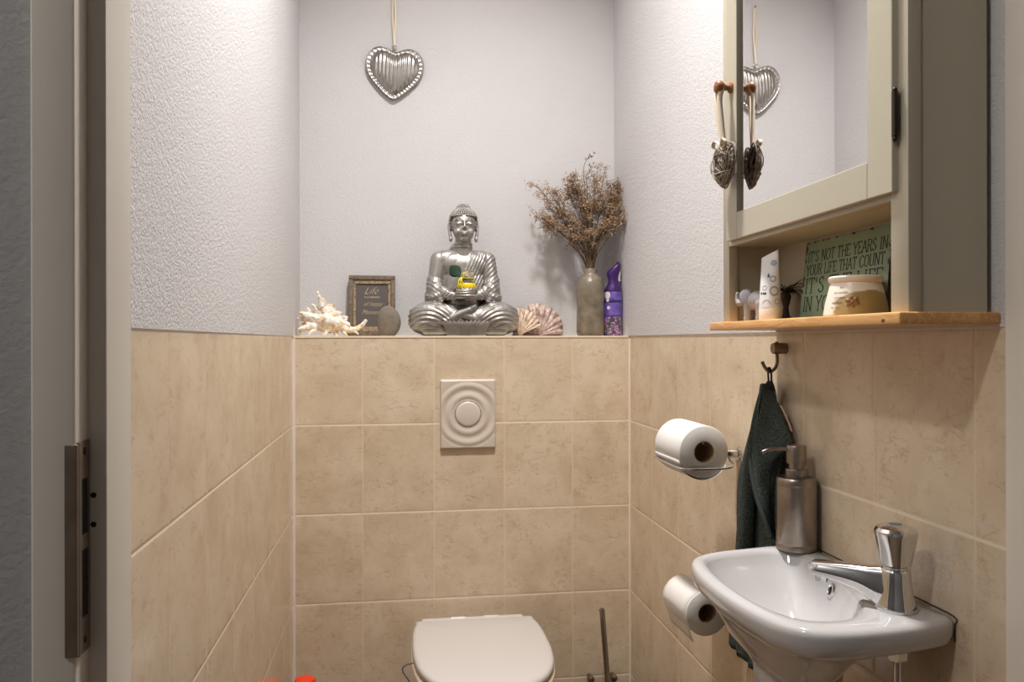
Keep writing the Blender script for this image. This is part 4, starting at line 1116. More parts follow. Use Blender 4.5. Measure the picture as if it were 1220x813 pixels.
bm = B(); NS = 32; rings = []
secs = [(.0268, .0268, .1325, 0), (.0262, .0262, .140, 0), (.0225, .0235, .148, 0), (.0170, .0200, .158, .001), (.0150, .0185, .170, .001), (.0165, .019, .180, -.0005), (.0200, .020, .190, .000), (.0215, .019, .199, .002), (.0195, .017, .206, .004), (.0150, .013, .212, .006), (.006, .006, .2150, .007)]
tl = Vector((0.95, -0.30, 0)).normalized(); tw = Vector((-tl.y, tl.x, 0))
for (a_, b_, h, off) in secs:
    # the top leans towards the nozzle side
    rise = 1.0 if h < .165 else 1.0
    row = []
    for k in range(NS):
        t = 2*PI*k/NS; dz = .010*math.cos(t)*max(0, (h-.165)/.05)
        row.append(bm.verts.new(fcn+tl*(a_*math.cos(t)+off)+tw*b_*math.sin(t)+Vector((0, 0, h+dz))))
    rings.append(row)
for a_, c_ in zip(rings, rings[1:]):
    for k in range(NS): bm.faces.new((a_[k], a_[(k+1) % NS], c_[(k+1) % NS], c_[k]))
bm.faces.new(rings[0][::-1]); bm.faces.new(rings[-1]); bmesh.ops.recalc_face_normals(bm, faces=bm.faces)
part('cap', bm, M['purple'], can, label='dark purple spray cap')
bm = B(); tube(bm, catmull([fcn+tl*.0150+Vector((0, 0, .200)), fcn+tl*.0195+Vector((0, 0, .190)), fcn+tl*.0180+Vector((0, 0, .176)), fcn+tl*.0195+Vector((0, 0, .165))], 5, False), .0042, 10); part('trigger', bm, mat('trigger_pale', srgb(196, 184, 196), .4), can, label='pale trigger')
bm = B()
ring_decal(bm, cbod, 723.5, 352, .0115, 0, disc=True); ring_decal(bm, cbod, 724, 358, .0055, 0, disc=True)
ring_decal(bm, cbod, 725, 367, .0055, .0045)
part('label_oval', bm, mat('label_white', srgb(222, 214, 220), .35), can, smooth=False, label='white label ovals')
bm = B(); ring_decal(bm, cbod, 729, 358.5, .0068, .0024); ring_decal(bm, cbod, 723, 356.5, .0014, 0, disc=True)
part('label_badge', bm, mat('label_navy', srgb(44, 38, 84), .35), can, smooth=False, label='navy round badge')

# ================================================================== FLUSH PLATE
fc = Vector((.1970, YB, zpx(493, 2.27)))
fp = root('flush_plate', fc, 'beige square toilet flush plate with ripple relief on the tiled back wall', 'flush plate')
hw, hh = .0795, .0985
bm = B(); n1, n2 = 100, 120; g = []
for i in range(n2+1):
    row = []
    for j in range(n1+1):
        x_ = -hw+2*hw*j/n1; z_ = -hh+2*hh*i/n2; r_ = math.hypot(x_-.0, z_)
        e_ = min(hw-abs(x_), hh-abs(z_)); edge = min(1, e_/.004)
        prof_ = .0105+.0022*math.cos((r_-.044)/.031*2*PI)*min(1, max(0, (r_-.036)/.01)) if r_ < .100 else .0105
        prof_ = .0105+.0016*math.cos((r_-.052)/.030*2*PI)*max(0, min(1, (r_-.038)/.006))*max(0, min(1, (.098-r_)/.010))
        if r_ < .0372: prof_ = .0060
        prof_ *= (1-(1-edge)**2)
        row.append(bm.verts.new(fc+Vector((x_, -max(prof_, 0.0), z_))))
    g.append(row)
for a_, c_ in zip(g, g[1:]):
    for j in range(n1): bm.faces.new((a_[j], a_[j+1], c_[j+1], c_[j]))
part('plate', bm, mat('plate_plastic', srgb(204, 192, 179), .3), fp, ang=70)
bm = B(); lathe(bm, [(.0386, .004), (.0386, .0092), (.0372, .0092), (.0370, .0075)], fc, (0, -1, 0), 64, cap0=False, cap1=False); part('button_gap', bm, mat('gap_grey', srgb(110, 98, 86), .6), fp)
bm = B(); lathe(bm, [(.0362, .004), (.0364, .0095), (.0352, .0115), (.030, .0128), (.018, .0138), (.0004, .0142)], fc, (0, -1, 0), 64); part('button', bm, mat('button_plastic', srgb(208, 197, 185), .28), fp, ang=50)

# ================================================================== TOILET
LX = at(573, 760, Y=2.0).x; LZ = CAM_Z-.765      # lid surface
toi = root('toilet', (LX, 1.98, 0), 'white wall hung toilet with closed lid under the flush plate', 'toilet')
def lid_outline(w_, y0_, y1_, n=64, rb=.05):
    """rounded D: straight hinge edge at y1_, long round front at y0_ ; returns (x,y)"""
    pts = [(-w_*.80, y1_), (w_*.80, y1_), (w_*.93, y1_-.022), (w_*.985, y1_-.075), (w_*1.0, y1_-.16), (w_*.985, y1_-.25), (w_*.90, y1_-.335), (w_*.70, y1_-.405), (w_*.38, y0_+.008), (0, y0_), (-w_*.38, y0_+.008), (-w_*.70, y1_-.405), (-w_*.90, y1_-.335), (-w_*.985, y1_-.25), (-w_*1.0, y1_-.16), (-w_*.985, y1_-.075), (-w_*.93, y1_-.022)]
    return pts
LY0, LY1 = 1.735, 2.185
lo_ = [(p.x, p.y) for p in catmull([(a_, b_, 0) for a_, b_ in lid_outline(.174, LY0, LY1)], 8, True)]
cen = (0, 1.98); N_L = 120; rl_ = ray_outline(lo_, cen, N_L)
def ring_stack(bm, specs, sp=None):
    """specs: (scale, dz, dy) rings following the lid outline"""
    rings = []
    for sc_, zz_ in specs:
        rings.append([bm.verts.new((LX+math.cos(2*PI*k/N_L)*(rl_[k]*sc_[0]+sc_[1]), cen[1]+math.sin(2*PI*k/N_L)*(rl_[k]*sc_[0]+sc_[1]), zz_)) for k in range(N_L)])
    for a_, c_ in zip(rings, rings[1:]):
        for k in range(N_L): bm.faces.new((a_[k], a_[(k+1) % N_L], c_[(k+1) % N_L], c_[k]))
    bm.faces.new(rings[0][::-1]); bm.faces.new(rings[-1]); bmesh.ops.recalc_face_normals(bm, faces=bm.faces)
bm = B()
ring_stack(bm, [((1, -.010), LZ-.020), ((1, -.003), LZ-.019), ((1, 0), LZ-.014), ((1, -.001), LZ-.006), ((1, -.006), LZ-.0015), ((1, -.014), LZ), ((.6, 0), LZ+.0015), ((.2, 0), LZ+.002), ((.001, 0), LZ+.002)])
part('lid', bm, M['toilet'], toi, ang=60)
bm = B()
ring_stack(bm, [((1, -.004), LZ-.040), ((1, 0.002), LZ-.038), ((1, .002), LZ-.026), ((1, -.003), LZ-.0225)])
part('seat', bm, mat('seat_plastic', srgb(228, 214, 196), .25), toi, ang=60)
bm = B(); box(bm, LX-.146, LX+.136, LY1-.012, LY1+.012, LZ-.028, LZ+.0005, .006, 3)
part('hinge_bar', bm, M['toilet'], toi, ang=40)
for s in (-1, 1):
    bm = B(); tube(bm, [(LX+s*.045-.02, LY1+.004, LZ-.0035), (LX+s*.045+.02, LY1+.004, LZ-.0035)], .0062, 14); part('lid_hinge', bm, M['toilet'], toi)
bm = B(); rings = []
for (sc_, sy_, zz_, yc) in ((1.0, .0, LZ-.0405, 1.98), (1.0, 0, LZ-.055, 1.98), (.97, 0, LZ-.09, 1.985), (.88, 0, LZ-.15, 2.01), (.74, 0, LZ-.21, 2.04), (.58, 0, LZ-.27, 2.075), (.42, 0, LZ-.315, 2.10), (.30, 0, LZ-.335, 2.12)):
    rings.append([bm.verts.new((LX+math.cos(2*PI*k/N_L)*(rl_[k]*sc_-.006), min(yc+math.sin(2*PI*k/N_L)*(rl_[k]*sc_-.006), YB-.004) if True else 0, zz_)) for k in range(N_L)])
for a_, c_ in zip(rings, rings[1:]):
    for k in range(N_L): bm.faces.new((a_[k], a_[(k+1) % N_L], c_[(k+1) % N_L], c_[k]))
bm.faces.new(rings[0][::-1]); bm.faces.new(rings[-1]); bmesh.ops.recalc_face_normals(bm, faces=bm.faces)
box(bm, LX-.12, LX+.12, 2.10, YB-.001, LZ-.31, LZ-.045, .03, 4)
part('bowl', bm, M['ceramic'], toi, ang=60)
# rim block hanger
hg_ = at(481, 800, Y=1.95)
bm = B(); a_ = lambda px, py, Y=1.93: at(px, py, Y=Y)
tube(bm, catmull([a_(492, 790), a_(488, 791), a_(483, 792.5), a_(479, 796), a_(479.5, 801), a_(484, 808), a_(489, 816), a_(491, 826)], 4, False), .0016, 8)
rb = part('rim_hanger', bm, M['bluewire'], origin=a_(479, 800)); tag(rb, 'thin blue grey plastic hanger hooked over the left rim of the toilet', 'toilet freshener')

# ================================================================== TOILET BRUSH on the wall
bt, bb = at(716.5, 726, Y=2.185), at(723.5, 816, Y=2.19)
dh = (bb-bt).normalized(); bot_ = bt+dh*.36
br = root('toilet_brush', (bot_.x, 2.18, .10), 'brushed steel toilet brush with long round handle in the right corner', 'brush')
bm = B(); tube(bm, [bt+dh*(-.001), bt+dh*.002, bt+dh*.36], [.0060, .0078, .0078], 20); part('handle', bm, mat('brush_steel', srgb(160, 154, 144), .2, 1.0), br)
bm = B(); ell(bm, bot_, (.030, .030, .038)); part('brush_head', bm, mat('bristles', srgb(230, 230, 225), .9), br)
hr = root('brush_holder', (bot_.x, 2.19, .06), 'steel wall bracket and cup holding the toilet brush', 'brush holder')
bm = B(); lathe(bm, [(.042, 0), (.045, .003), (.045, .19), (.0435, .19), (.0435, .004), (.0005, .004)], (bot_.x, 2.195, .05), n=40); part('cup', bm, M['steel'], hr)
for (px, py) in ((702.5, 808), (730, 806.5)):
    bm = B(); p = at(px, py, Y=2.243)
    lathe(bm, [(.0065, -.017), (.0065, .004), (.0088, .005), (.0095, .010), (.0088, .015), (.006, .0175), (.0005, .018)], p, (0, -1, 0), 24)
    part('wall_peg', bm, M['nickel'], hr)
p1, p2 = at(702.5, 808, Y=2.240), at(730, 806.5, Y=2.240)
for p_, sx_ in ((p1, -.030), (p2, .030)):
    bm = B(); tube(bm, [p_, p_-Vector((0, 0, .05)), Vector((bot_.x+sx_, 2.232, .2))], .003, 8); part('bracket', bm, M['nickel'], hr)

# ================================================================== RED TOPPED BOTTLE in the left corner
rp = at(362.5, 806.8, Y=2.13)
bo = root('cleaner_bottle', (rp.x, 2.13, 0), 'bottle with a bright red domed cap in the left corner at the picture bottom', 'bottle')
bm = B(); lathe(bm, [(.028, rp.z-.05), (.028, rp.z-.012), (.025, rp.z-.004), (.016, rp.z-.0005), (.0005, rp.z)], (rp.x, 2.13, 0), n=32); part('cap', bm, M['red'], bo, label='bright red cap')
bm = B(); lathe(bm, [(.030, .0), (.034, .004), (.034, rp.z-.09), (.026, rp.z-.06), (.024, rp.z-.05), (.0005, rp.z-.05)], (rp.x, 2.13, 0), n=32); part('body', bm, mat('bottle_white', srgb(225, 222, 215), .3), bo)

# ================================================================== TOILET ROLLS
def roll(rt, c0, c1, R_, hole=.0205):
    """paper roll from near face centre c0 to far face centre c1 (axis), parts paper and core"""
    c0, c1 = Vector(c0), Vector(c1); ax_ = (c1-c0); L_ = ax_.length
    bm = B(); lathe(bm, [(hole+.0006, 0), (R_-.0015, 0), (R_, .0015), (R_, L_-.0015), (R_-.0015, L_), (hole+.0006, L_)], c0, ax_, 64, cap0=False, cap1=False)
    part('paper', bm, M['paper'], rt, ang=50)
    bm = B(); lathe(bm, [(hole+.0006, 0), (hole-.0006, 0), (hole-.0006, L_), (hole+.0006, L_)], c0, ax_, 48, cap0=False, cap1=False); part('core', bm, M['card'], rt)
rc0 = at(838.5, 539.5, Y=1.470); rc1 = Vector((rc0.x-.010, 1.588, rc0.z+.003)); RR = .0515
r1 = root('toilet_roll', rc0, 'fuller toilet paper roll on the chrome holder beside the towel', 'toilet roll')
roll(r1, rc0, rc1, RR)
# loose sheet hugging the underside
bm = B(); row0 = []; axd = (rc1-rc0)
xa_, ya_ = Vector((1, 0, 0)), Vector((0, 0, 1)); g = []
for i in range(15):
    t = math.radians(-30-9.5*i); rr_ = RR+.0008+.0020*math.sin(PI*i/14)
    g.append([bm.verts.new(rc0+xa_*math.cos(t)*rr_+ya_*math.sin(t)*rr_+axd*(.01+.97*j/6)) for j in range(7)])
for a_, c_ in zip(g, g[1:]):
    for j in range(6): bm.faces.new((a_[j], a_[j+1], c_[j+1], c_[j]))
o = part('loose_sheet', bm, M['paper'], r1, label='loose bottom sheet'); s = o.modifiers.new('s', 'SOLIDIFY'); s.thickness = .0006
# holder
mt = at(880, 541, X=XR); 
hd = root('roll_holder', mt, 'chrome wire toilet roll holder under the fuller roll', 'roll holder')
bm = B(); lathe(bm, [(.0135, 0), (.0135, .004), (.0085, .006), (.0085, .026), (.0075, .028), (.0005, .0285)], mt, (-1, 0, 0), 28); part('wall_mount', bm, M['chrome'], hd)
bm = B(); yN = rc0.y-.006
pA = Vector((mt.x-.020, mt.y, mt.z))
path = [pA, Vector((pA.x-.004, mt.y-.010, mt.z-.012)), Vector((mt.x-.030, yN, rc0.z-.026)), Vector((mt.x-.045, yN-.002, rc0.z-.031)), Vector((rc0.x, yN-.002, rc0.z-.032)), Vector((rc0.x-RR*.55, yN-.001, rc0.z-.032))]
path = catmull(path, 5, False)
cnr = [Vector((rc0.x-RR*.72, yN, rc0.z-.0315)), Vector((rc0.x-RR*.98, yN+.012, rc0.z-.030)), Vector((rc0.x-RR-.004, rc1.y-.03, rc0.z-.027)), Vector((rc0.x-RR-.006, rc1.y+.004, rc0.z-.025))]
path += catmull(cnr, 5, False)
tube(bm, path, .0026, 10); part('wire_bar', bm, M['chrome'], hd)
bm = B(); tube(bm, [rc0+Vector((0, .004, .017)), rc1+Vector((0, -.004, .017))], .0025, 10)
part('inner_bar', bm, M['chrome'], hd)

lc0 = at(842, 732, Y=1.475); lc1 = Vector((lc0.x-.008, 1.585, lc0.z+.001)); R2 = .0445
r2 = root('toilet_roll', lc0, 'smaller half used toilet roll low on the wall partly hidden by the basin', 'toilet roll')
roll(r2, lc0, lc1, R2, .0185)
bm = B(); g = []; axd = lc1-lc0
for i in range(13):
    if i < 7:
        t = math.radians(90+15*i); p = Vector((math.cos(t)*(R2+.001), 0, math.sin(t)*(R2+.001)))
    else: p = Vector((-(R2+.001)+.0030*(i-6), 0, -.0085*(i-6)))
    g.append([bm.verts.new(lc0+p+axd*(.008+(.984)*j/6)+Vector((0, 0, -.004*(6-j)/6*(i > 9)))) for j in range(7)])
for a_, c_ in zip(g, g[1:]):
    for j in range(6): bm.faces.new((a_[j], a_[j+1], c_[j+1], c_[j]))
o = part('hanging_sheet', bm, M['paper'], r2, label='loose hanging sheet'); s = o.modifiers.new('s', 'SOLIDIFY'); s.thickness = .0005
hd2 = root('spare_roll_holder', (XR, lc1.y+.012, lc0.z), 'dark metal peg inside the lower toilet roll', 'roll holder')
bm = B(); lathe(bm, [(.013, 0), (.013, .004), (.006, .006), (.006, .02)], (XR, lc1.y+.016, lc0.z), (-1, 0, 0), 24); part('wall_mount', bm, M['nickel'], hd2)
bm = B(); tube(bm, catmull([(XR-.018, lc1.y+.016, lc1.z), (lc1.x+.03, lc1.y+.017, lc1.z), (lc1.x+.002, lc1.y+.010, lc1.z), (lc1.x-.001, lc1.y-.01, lc1.z), (lc0.x, lc0.y+.030, lc0.z)], 5, False), .005, 10); part('peg', bm, M['nickel'], hd2)

# ================================================================== HOOK AND TOWEL
hkp = Vector((XR, 1.312, zpx(416, 1.39)))
hk_ = root('towel_hook', hkp, 'small nickel wall hook under the pine shelf', 'hook')
bm = B(); lathe(bm, [(.0095, 0), (.0098, .001), (.0098, .023), (.0090, .0245), (.0005, .0248)], hkp, (-1, 0, 0), 32); part('wall_mount', bm, M['nickel'], hk_)
bm = B()
q0 = hkp+Vector((-.017, 0, -.006))
tube(bm, catmull([q0+Vector((0, 0, .018)), q0+Vector((0, 0, .010)), q0, q0+Vector((.001, 0, -.018)), q0+Vector((-.004, 0, -.030)), q0+Vector((-.014, 0, -.0345)), q0+Vector((-.022, 0, -.027)), q0+Vector((-.027, 0, -.017))], 5, False), .0030, 10)
part('hook_arm', bm, M['nickel'], hk_)
# towel
tw_ = root('hand_towel', Vector((.648, 1.34, zpx(457, 1.38))), 'dark green grey terry hand towel hanging from the wall hook behind the basin', 'towel')
loopc = q0+Vector((-.013, 0, -.031))
bm = B(); tube(bm, catmull([loopc+Vector((-.001, -.002, .004)), loopc+Vector((0, -.006, -.008)), loopc+Vector((.001, -.003, -.030)), loopc+Vector((.001, .003, -.030)), loopc+Vector((0, .006, -.008)), loopc+Vector((-.001, .002, .004))], 5, False), .0018, 8)
part('hanging_loop', bm, mat('loop_tape', srgb(36, 34, 32), .9), tw_)
ZT, ZB = zpx(456, 1.38), zpx(777, 1.51)
def W3(px, py, X): return at(px, py, X=X)
def towel_back():
    """closed drape: cross sections from top to bottom"""
    bm = B(); rings = []; nS, nK = 60, 64
    for i in range(nS+1):
        t = i/nS; z = ZT+(ZB-ZT)*t
        s = min(1, t/.62); grow = math.sin(s*PI/2)**.75
        yl = 1.342+(.107*grow)+.030*max(0, t-.6)/.4      # far (left in view) edge
        yr = 1.322-(.070*grow)               # near edge
        if z < .905+.02: yr = max(yr, 1.262)
        th = (.008+.014*min(1, t*4))*min(1, .35+t*25)
        xc = .656-.010*min(1, t*3)
        ring = []
        for k in range(nK):
            a_ = 2*PI*k/nK; cy, sy = math.cos(a_), math.sin(a_)
            y = (yl+yr)/2+(yl-yr)/2*cy*(abs(cy)**-.25 if abs(cy) > .01 else 1)
            y = (yl+yr)/2+(yl-yr)/2*cy
            fold = .0038*math.cos((y-1.30)*120+t*2.5)*min(1, t*3)+.0022*math.sin((y)*210-t*4)*min(1, t*3)
            x = xc+sy*th*(.62)+(fold if sy < 0 else 0)
            x = min(x, XR-.0015)
            ring.append(bm.verts.new((x, y, z)))
        rings.append(ring)
    for a_, c_ in zip(rings, rings[1:]):
        for k in range(nK): bm.faces.new((a_[k], a_[(k+1) % nK], c_[(k+1) % nK], c_[k]))
    bm.faces.new(rings[0][::-1]); bm.faces.new(rings[-1]); bmesh.ops.recalc_face_normals(bm, faces=bm.faces)
    return bm
part('back_drape', towel_back(), M['towel'], tw_, ang=0)
sf = catmull([W3(911, 462, .640), W3(903, 500, .632), W3(896, 550, .624), W3(890, 600, .620), W3(887, 655, .620), W3(884, 710, .624)], 6, False)
bm = B(); tube(bm, sf, [.0060+.0125*(i/(len(sf)-1))**.7 for i in range(len(sf))], 24)
part('side_fold', bm, M['towel'], tw_, ang=0)
# front flap: folded corner coming forward (nearer the camera)
left = [W3(911, 458, .640), W3(904, 490, .614), W3(899, 530, .600), W3(897, 556, .595), W3(903, 590, .597), W3(912, 618, .604), W3(920, 640, .614)]
right = [W3(916, 458, .652), W3(928, 482, .655), W3(937, 505, .652), W3(946, 531, .650), W3(930, 545, .640), W3(922, 590, .628), W3(924, 644, .630)]
Lc, Rc = catmull(left, 6, False), catmull(right, 6, False)
bm = B(); g = []
for a_, c_ in zip(Lc, Rc):
    row = []
    for j in range(15):
        u_ = j/14; p = a_.lerp(c_, u_); p = p+Vector((-.008*math.sin(PI*u_)-.003*math.sin(u_*9), 0, 0)); row.append(bm.verts.new(p))
    g.append(row)
for a_, c_ in zip(g, g[1:]):
    for j in range(14): bm.faces.new((a_[j], a_[j+1], c_[j+1], c_[j]))
bmesh.ops.recalc_face_normals(bm, faces=bm.faces)
o = part('front_flap', bm, M['towel'], tw_, ang=0); s = o.modifiers.new('s', 'SOLIDIFY'); s.thickness = .007; s.offset = 0
sb = o.modifiers.new('b', 'SUBSURF'); sb.levels = 1; sb.render_levels = 1
bm = B(); hm = [p+Vector((-.0035, 0, 0)) for p in Lc[16:]]
tube(bm, hm, .0042, 8); part('hem', bm, M['towel_hem'], tw_)
bm = B(); tube(bm, catmull([W3(930, 484, .6555), W3(937.5, 500, .6575), W3(943, 515, .6585)], 5, False), .0016, 6); part('care_label', bm, mat('label_cloth', srgb(205, 170, 150), .8), tw_, label='pale care label at the edge')

# ================================================================== BASIN
RZ = CAM_Z-.340
wb = root('wash_basin', (.57, 1.05, RZ-.13), 'small white wall mounted hand basin on the right wall', 'basin')
xw = XR-.0008
outer = [(xw, .884), (xw, 1.252)] + [(p.x, p.y) for p in catmull([(xw-.012, 1.252, 0), (.620, 1.246, 0), (.560, 1.234, 0), (.505, 1.221, 0), (.468, 1.203, 0), (.447, 1.170, 0), (.436, 1.115, 0), (.4325, 1.05, 0), (.435, .990, 0), (.442, .940, 0), (.455, .898, 0), (.478, .870, 0), (.510, .858, 0), (.560, .858, 0), (.620, .866, 0), (xw-.012, .876, 0)], 6, False)]
cb = (.560, 1.055); NB = 160
ro = ray_outline(outer, cb, NB)
inner = [(p.x, p.y) for p in catmull([(.640, 1.145, 0), (.630, 1.185, 0), (.600, 1.207, 0), (.555, 1.208, 0), (.505, 1.196, 0), (.474, 1.172, 0), (.461, 1.125, 0), (.457, 1.05, 0), (.460, .990, 0), (.470, .940, 0), (.488, .910, 0), (.515, .900, 0), (.548, .905, 0), (.573, .924, 0), (.592, .954, 0), (.606, .988, 0), (.620, 1.025, 0), (.632, 1.065, 0), (.639, 1.11, 0)], 6, True)]
ri = ray_outline(inner, cb, NB)
bm = B(); rings = []
def bring(f, z):
    rings.append([bm.verts.new((cb[0]+math.cos(2*PI*k/NB)*f(k), cb[1]+math.sin(2*PI*k/NB)*f(k), z)) for k in range(NB)])
def clampx(v): v.co.x = min(v.co.x, xw)
# inside of the bowl from the drain outwards
bowl_bottom = RZ-.106
bring(lambda k: .004, bowl_bottom)
bring(lambda k: .018, bowl_bottom)
bring(lambda k: ri[k]*.30, bowl_bottom+.004)
bring(lambda k: ri[k]*.47, bowl_bottom+.014)
bring(lambda k: ri[k]*.64, bowl_bottom+.032)
bring(lambda k: ri[k]*.79, bowl_bottom+.055)
bring(lambda k: ri[k]*.91, bowl_bottom+.080)
bring(lambda k: ri[k]*.970, RZ-.016)
bring(lambda k: ri[k]*.995, RZ-.007)
bring(lambda k: ri[k]+.003, RZ-.002)
bring(lambda k: ri[k]+.008, RZ+.0006)
bring(lambda k: ri[k]*.5+ro[k]*.5, RZ+.001)
bring(lambda k: ro[k]-.009, RZ)
bring(lambda k: ro[k]-.0035, RZ-.002)
bring(lambda k: ro[k]-.0008, RZ-.006)
bring(lambda k: ro[k], RZ-.012)
# outside: apron then bowl underside
def wallmix(k, s):
    """shrink only away from the wall"""
    return s
bring(lambda k: ro[k]-.001, RZ-.022)
bring(lambda k: ro[k]-.0045, RZ-.031)
bring(lambda k: ro[k]-.011, RZ-.0365)
bring(lambda k: min(ro[k]-.018, ri[k]+.035), RZ-.041)
bring(lambda k: min(ro[k]*.82, ri[k]+.012), RZ-.052)
bring(lambda k: min(ro[k]*.72, ri[k]*.90), RZ-.072)
bring(lambda k: max(ri[k]*.77, .062), RZ-.092)
bring(lambda k: max(ri[k]*.62, .0615), RZ-.110)
bring(lambda k: max(ri[k]*.50, .061), RZ-.120)
bring(lambda k: .060, RZ-.128)
bring(lambda k: .0585, RZ-.150)
bring(lambda k: .054, RZ-.158)
for a_, c_ in zip(rings, rings[1:]):
    for k in range(NB): bm.faces.new((a_[k], a_[(k+1) % NB], c_[(k+1) % NB], c_[k]))
bm.faces.new(rings[0]); bm.faces.new(rings[-1])
for v in bm.verts: clampx(v)
bmesh.ops.recalc_face_normals(bm, faces=bm.faces)
part('basin_body', bm, M['ceramic'], wb, ang=60)
bm = B(); pts = [(xw-.0002, .884, RZ-.030), (xw-.0002, .883, RZ-.010), (xw-.0002, .886, RZ+.0008), (xw-.0002, .96, RZ+.0012), (xw-.0002, 1.20, RZ+.0012)]
tube(bm, catmull(pts, 4, False), .0009, 6); part('sealant_line', bm, M['seal'], wb, label='dark sealant line along the wall')
bm = B(); lathe(bm, [(.018, .0), (.019, .0015), (.015, .003), (.012, .001), (.0005, .0)], (cb[0], cb[1], bowl_bottom+.0003), n=32); part('drain', bm, M['chrome'], wb)
# overflow ring laid on the wall side of the bowl
bb_ = [c for c in wb.children if c.name.startswith('basin_body')][0]
p, n_ = on_mesh(bb_, 990, 705)
bm = B(); lathe(bm, [(.0060, -.001), (.0060, .0018), (.0072, .0030), (.0100, .0028), (.0112, .0010), (.0112, -.001)], p, n_, 32, cap0=False, cap1=False); part('overflow_ring', bm, M['chrome'], wb)
bm = B(); lathe(bm, [(.0062, .0006), (.0005, .0007)], p, n_, 24); part('overflow_hole', bm, M['dark'], wb)
# waste trap under the bowl
tr_ = root('waste_trap', (cb[0], cb[1], RZ-.26), 'chrome bottle trap under the white basin', 'pipe')
bm = B(); lathe(bm, [(.016, -.1585), (.016, -.20), (.026, -.202), (.028, -.21), (.028, -.30), (.022, -.315), (.0005, -.318)], (cb[0], cb[1], RZ), n=32); tube(bm, [(cb[0], cb[1], RZ-.23), (xw, cb[1], RZ-.23)], .014, 16); part('trap_body', bm, M['chrome'], tr_)
# water supply pipe
sp0 = at(1068.5, 776, Y=.925)
sup = root('supply_pipe', (sp0.x, .925, sp0.z), 'thin chrome water supply pipe with nut under the basin', 'pipe')
bm = B(); lathe(bm, [(.011, -.012), (.0125, -.010), (.0125, .0), (.010, .003), (.010, RZ-.0415-sp0.z)], (sp0.x, .925, sp0.z), n=6); part('nut', bm, M['chrome'], sup, smooth=False)
bm = B(); tube(bm, [(sp0.x, .925, sp0.z-.005), (sp0.x, .925, sp0.z-.18), (sp0.x+.01, .925, sp0.z-.20), (XR-.001, .925, sp0.z-.20)], .0055, 14); part('pipe', bm, M['chrome'], sup)

# ================================================================== TAP
tp = Vector((.621, .921, RZ+.0008))
tap = root('basin_tap', tp, 'chrome pillar tap with faceted handle on the near corner of the basin', 'tap')
tip = at(966, 677, Y=.992); tip = Vector((.549, .993, CAM_Z-.304))
dsp = Vector((tip.x-tp.x, tip.y-tp.y, 0)); Lsp = dsp.length; dsp.normalize(); psd = Vector((-dsp.y, dsp.x, 0))
bm = B(); lathe(bm, [(.0245, 0), (.0250, .002), (.0235, .008), (.0205, .022), (.0185, .036), (.0178, .048), (.0168, .0505), (.0150, .0515), (.0140, .0545), (.0005, .055)], tp, n=48)
part('tap_body', bm, M['chrome'], tap, ang=40)
bm = B(); n = 28; rings = []
prof = []
for i in range(22):
    t = i/21; s_ = t*(Lsp+.004)
    up = .0300+ .0075*math.sin(min(1, t*1.1)*PI/2)       # centre height
    hw_ = .0175-.0035*t; hh_ = .0165*(1-t)**1.2+.0092+.007*math.exp(-((t-.15)/.14)**2)
    if t > .93: q_ = (t-.93)/.07; hw_ *= math.sqrt(max(.02, 1-q_*q_*.9)); hh_ *= math.sqrt(max(.05, 1-q_*q_*.8))
    cen_ = tp+dsp*s_+Vector((0, 0, up-.005*math.exp(-((t-.15)/.16)**2)))
    row = []
    for k in range(n):
        a_ = 2*PI*k/n; ca, sa = math.cos(a_), math.sin(a_); e = .62
        xx = math.copysign(abs(ca)**e, ca)*hw_; zz_ = math.copysign(abs(sa)**e, sa)*hh_
        if zz_ > 0: xx *= .80; zz_ = zz_*.85
        row.append(bm.verts.new(cen_+psd*xx+Vector((0, 0, zz_))))
    rings.append(row)
for a_, c_ in zip(rings, rings[1:]):
    for k in range(n): bm.faces.new((a_[k], a_[(k+1) % n], c_[(k+1) % n], c_[k]))
bm.faces.new(rings[0]); bm.faces.new(rings[-1]); bmesh.ops.recalc_face_normals(bm, faces=bm.faces)
part('spout', bm, M['chrome'], tap, ang=45)
bm = B(); ae = tp+dsp*(Lsp-.012)+Vector((0, 0, .0300)); lathe(bm, [(.0098, .004), (.0102, -.003), (.0095, -.0095), (.0078, -.0100), (.0078, -.006), (.0005, -.005)], ae, n=28); part('aerator', bm, M['chrome'], tap)
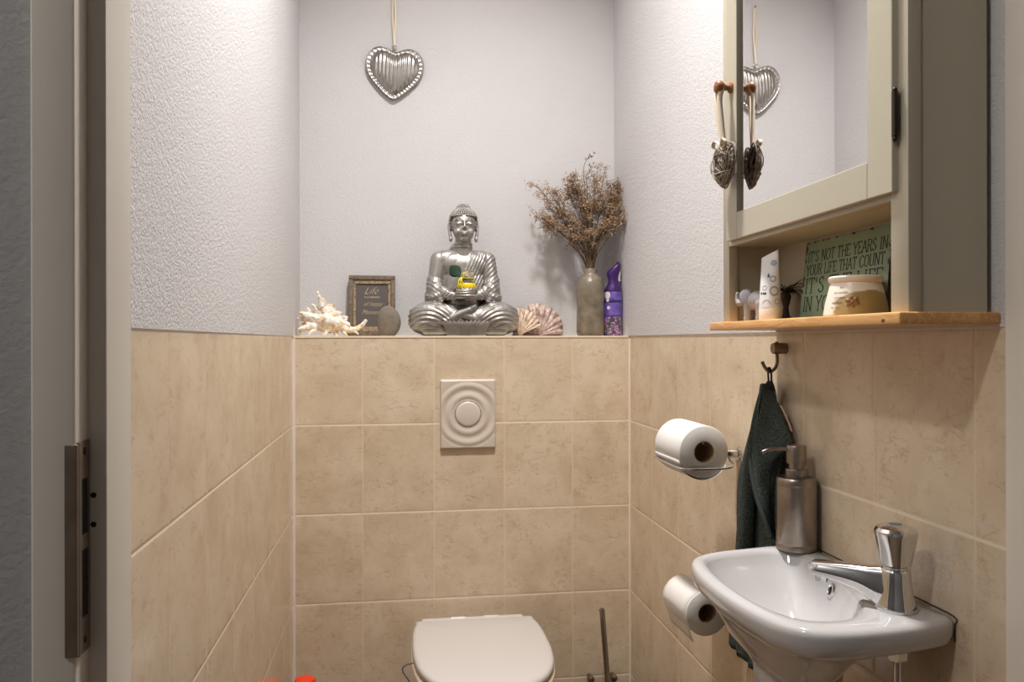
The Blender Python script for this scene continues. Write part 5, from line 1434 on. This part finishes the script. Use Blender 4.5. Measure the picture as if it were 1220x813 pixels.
# faceted handle, wider at the top, three broad lobes with flats
bm = B(); nk = 48; rings = []
for (r_, h_, am_) in ((.0155, .0555, .02), (.0178, .0570, .10), (.0192, .066, .14), (.0212, .078, .17), (.0234, .090, .18), (.0250, .0965, .15), (.0246, .0990, .13), (.0220, .1030, .10), (.0150, .1062, .06), (.0080, .1072, .02), (.0005, .1075, 0)):
    rings.append([bm.verts.new(tp+Vector((math.cos(2*PI*k/nk)*r_*(1+am_*(abs(math.cos(1.5*(2*PI*k/nk)+.5))**.45-.6)), math.sin(2*PI*k/nk)*r_*(1+am_*(abs(math.cos(1.5*(2*PI*k/nk)+.5))**.45-.6)), h_))) for k in range(nk)])
for a_, c_ in zip(rings, rings[1:]):
    for k in range(nk): bm.faces.new((a_[k], a_[(k+1) % nk], c_[(k+1) % nk], c_[k]))
bm.faces.new(rings[0]); bm.faces.new(rings[-1]); bmesh.ops.recalc_face_normals(bm, faces=bm.faces)
part('handle', bm, M['chrome'], tap, ang=22)
bm = B(); lathe(bm, [(.0080, .1060), (.0078, .1076), (.0005, .1080)], tp, n=28); part('cap', bm, mat('blue_dot', srgb(90, 120, 150), .3), tap, label='blue grey button on the handle')

# ================================================================== SOAP DISPENSER
sd = Vector((.640, 1.208, RZ+.0012))
so = root('soap_dispenser', sd, 'worn brushed steel soap dispenser standing on the far corner of the basin', 'soap dispenser')
bm = B(); lathe(bm, [(.0300, 0), (.0318, .0015), (.0318, .010), (.0314, .0108), (.0318, .0116), (.0318, .102), (.0312, .104), (.0316, .1055), (.0316, .114), (.0295, .1170), (.018, .1180), (.0005, .1182)], sd, n=56); part('body', bm, M['steel'], so)
bm = B(); lathe(bm, [(.0175, .1175), (.0178, .119), (.0178, .129), (.0165, .1305), (.0120, .131), (.0120, .139), (.0158, .1395), (.0160, .141), (.0160, .166), (.0150, .1685), (.0005, .169)], sd, n=40); part('pump', bm, M['steel'], so)
ddir = Vector((-.90, .10, 0)).normalized()
bm = B(); tube(bm, catmull([sd+Vector((0, 0, .162))+ddir*.012, sd+Vector((0, 0, .1625))+ddir*.030, sd+Vector((0, 0, .1610))+ddir*.046, sd+Vector((0, 0, .1575))+ddir*.0555], 5, False), [.0036]*10+[.0032]*6, 12); part('nozzle', bm, M['steel'], so)

SC.frame_set(1)
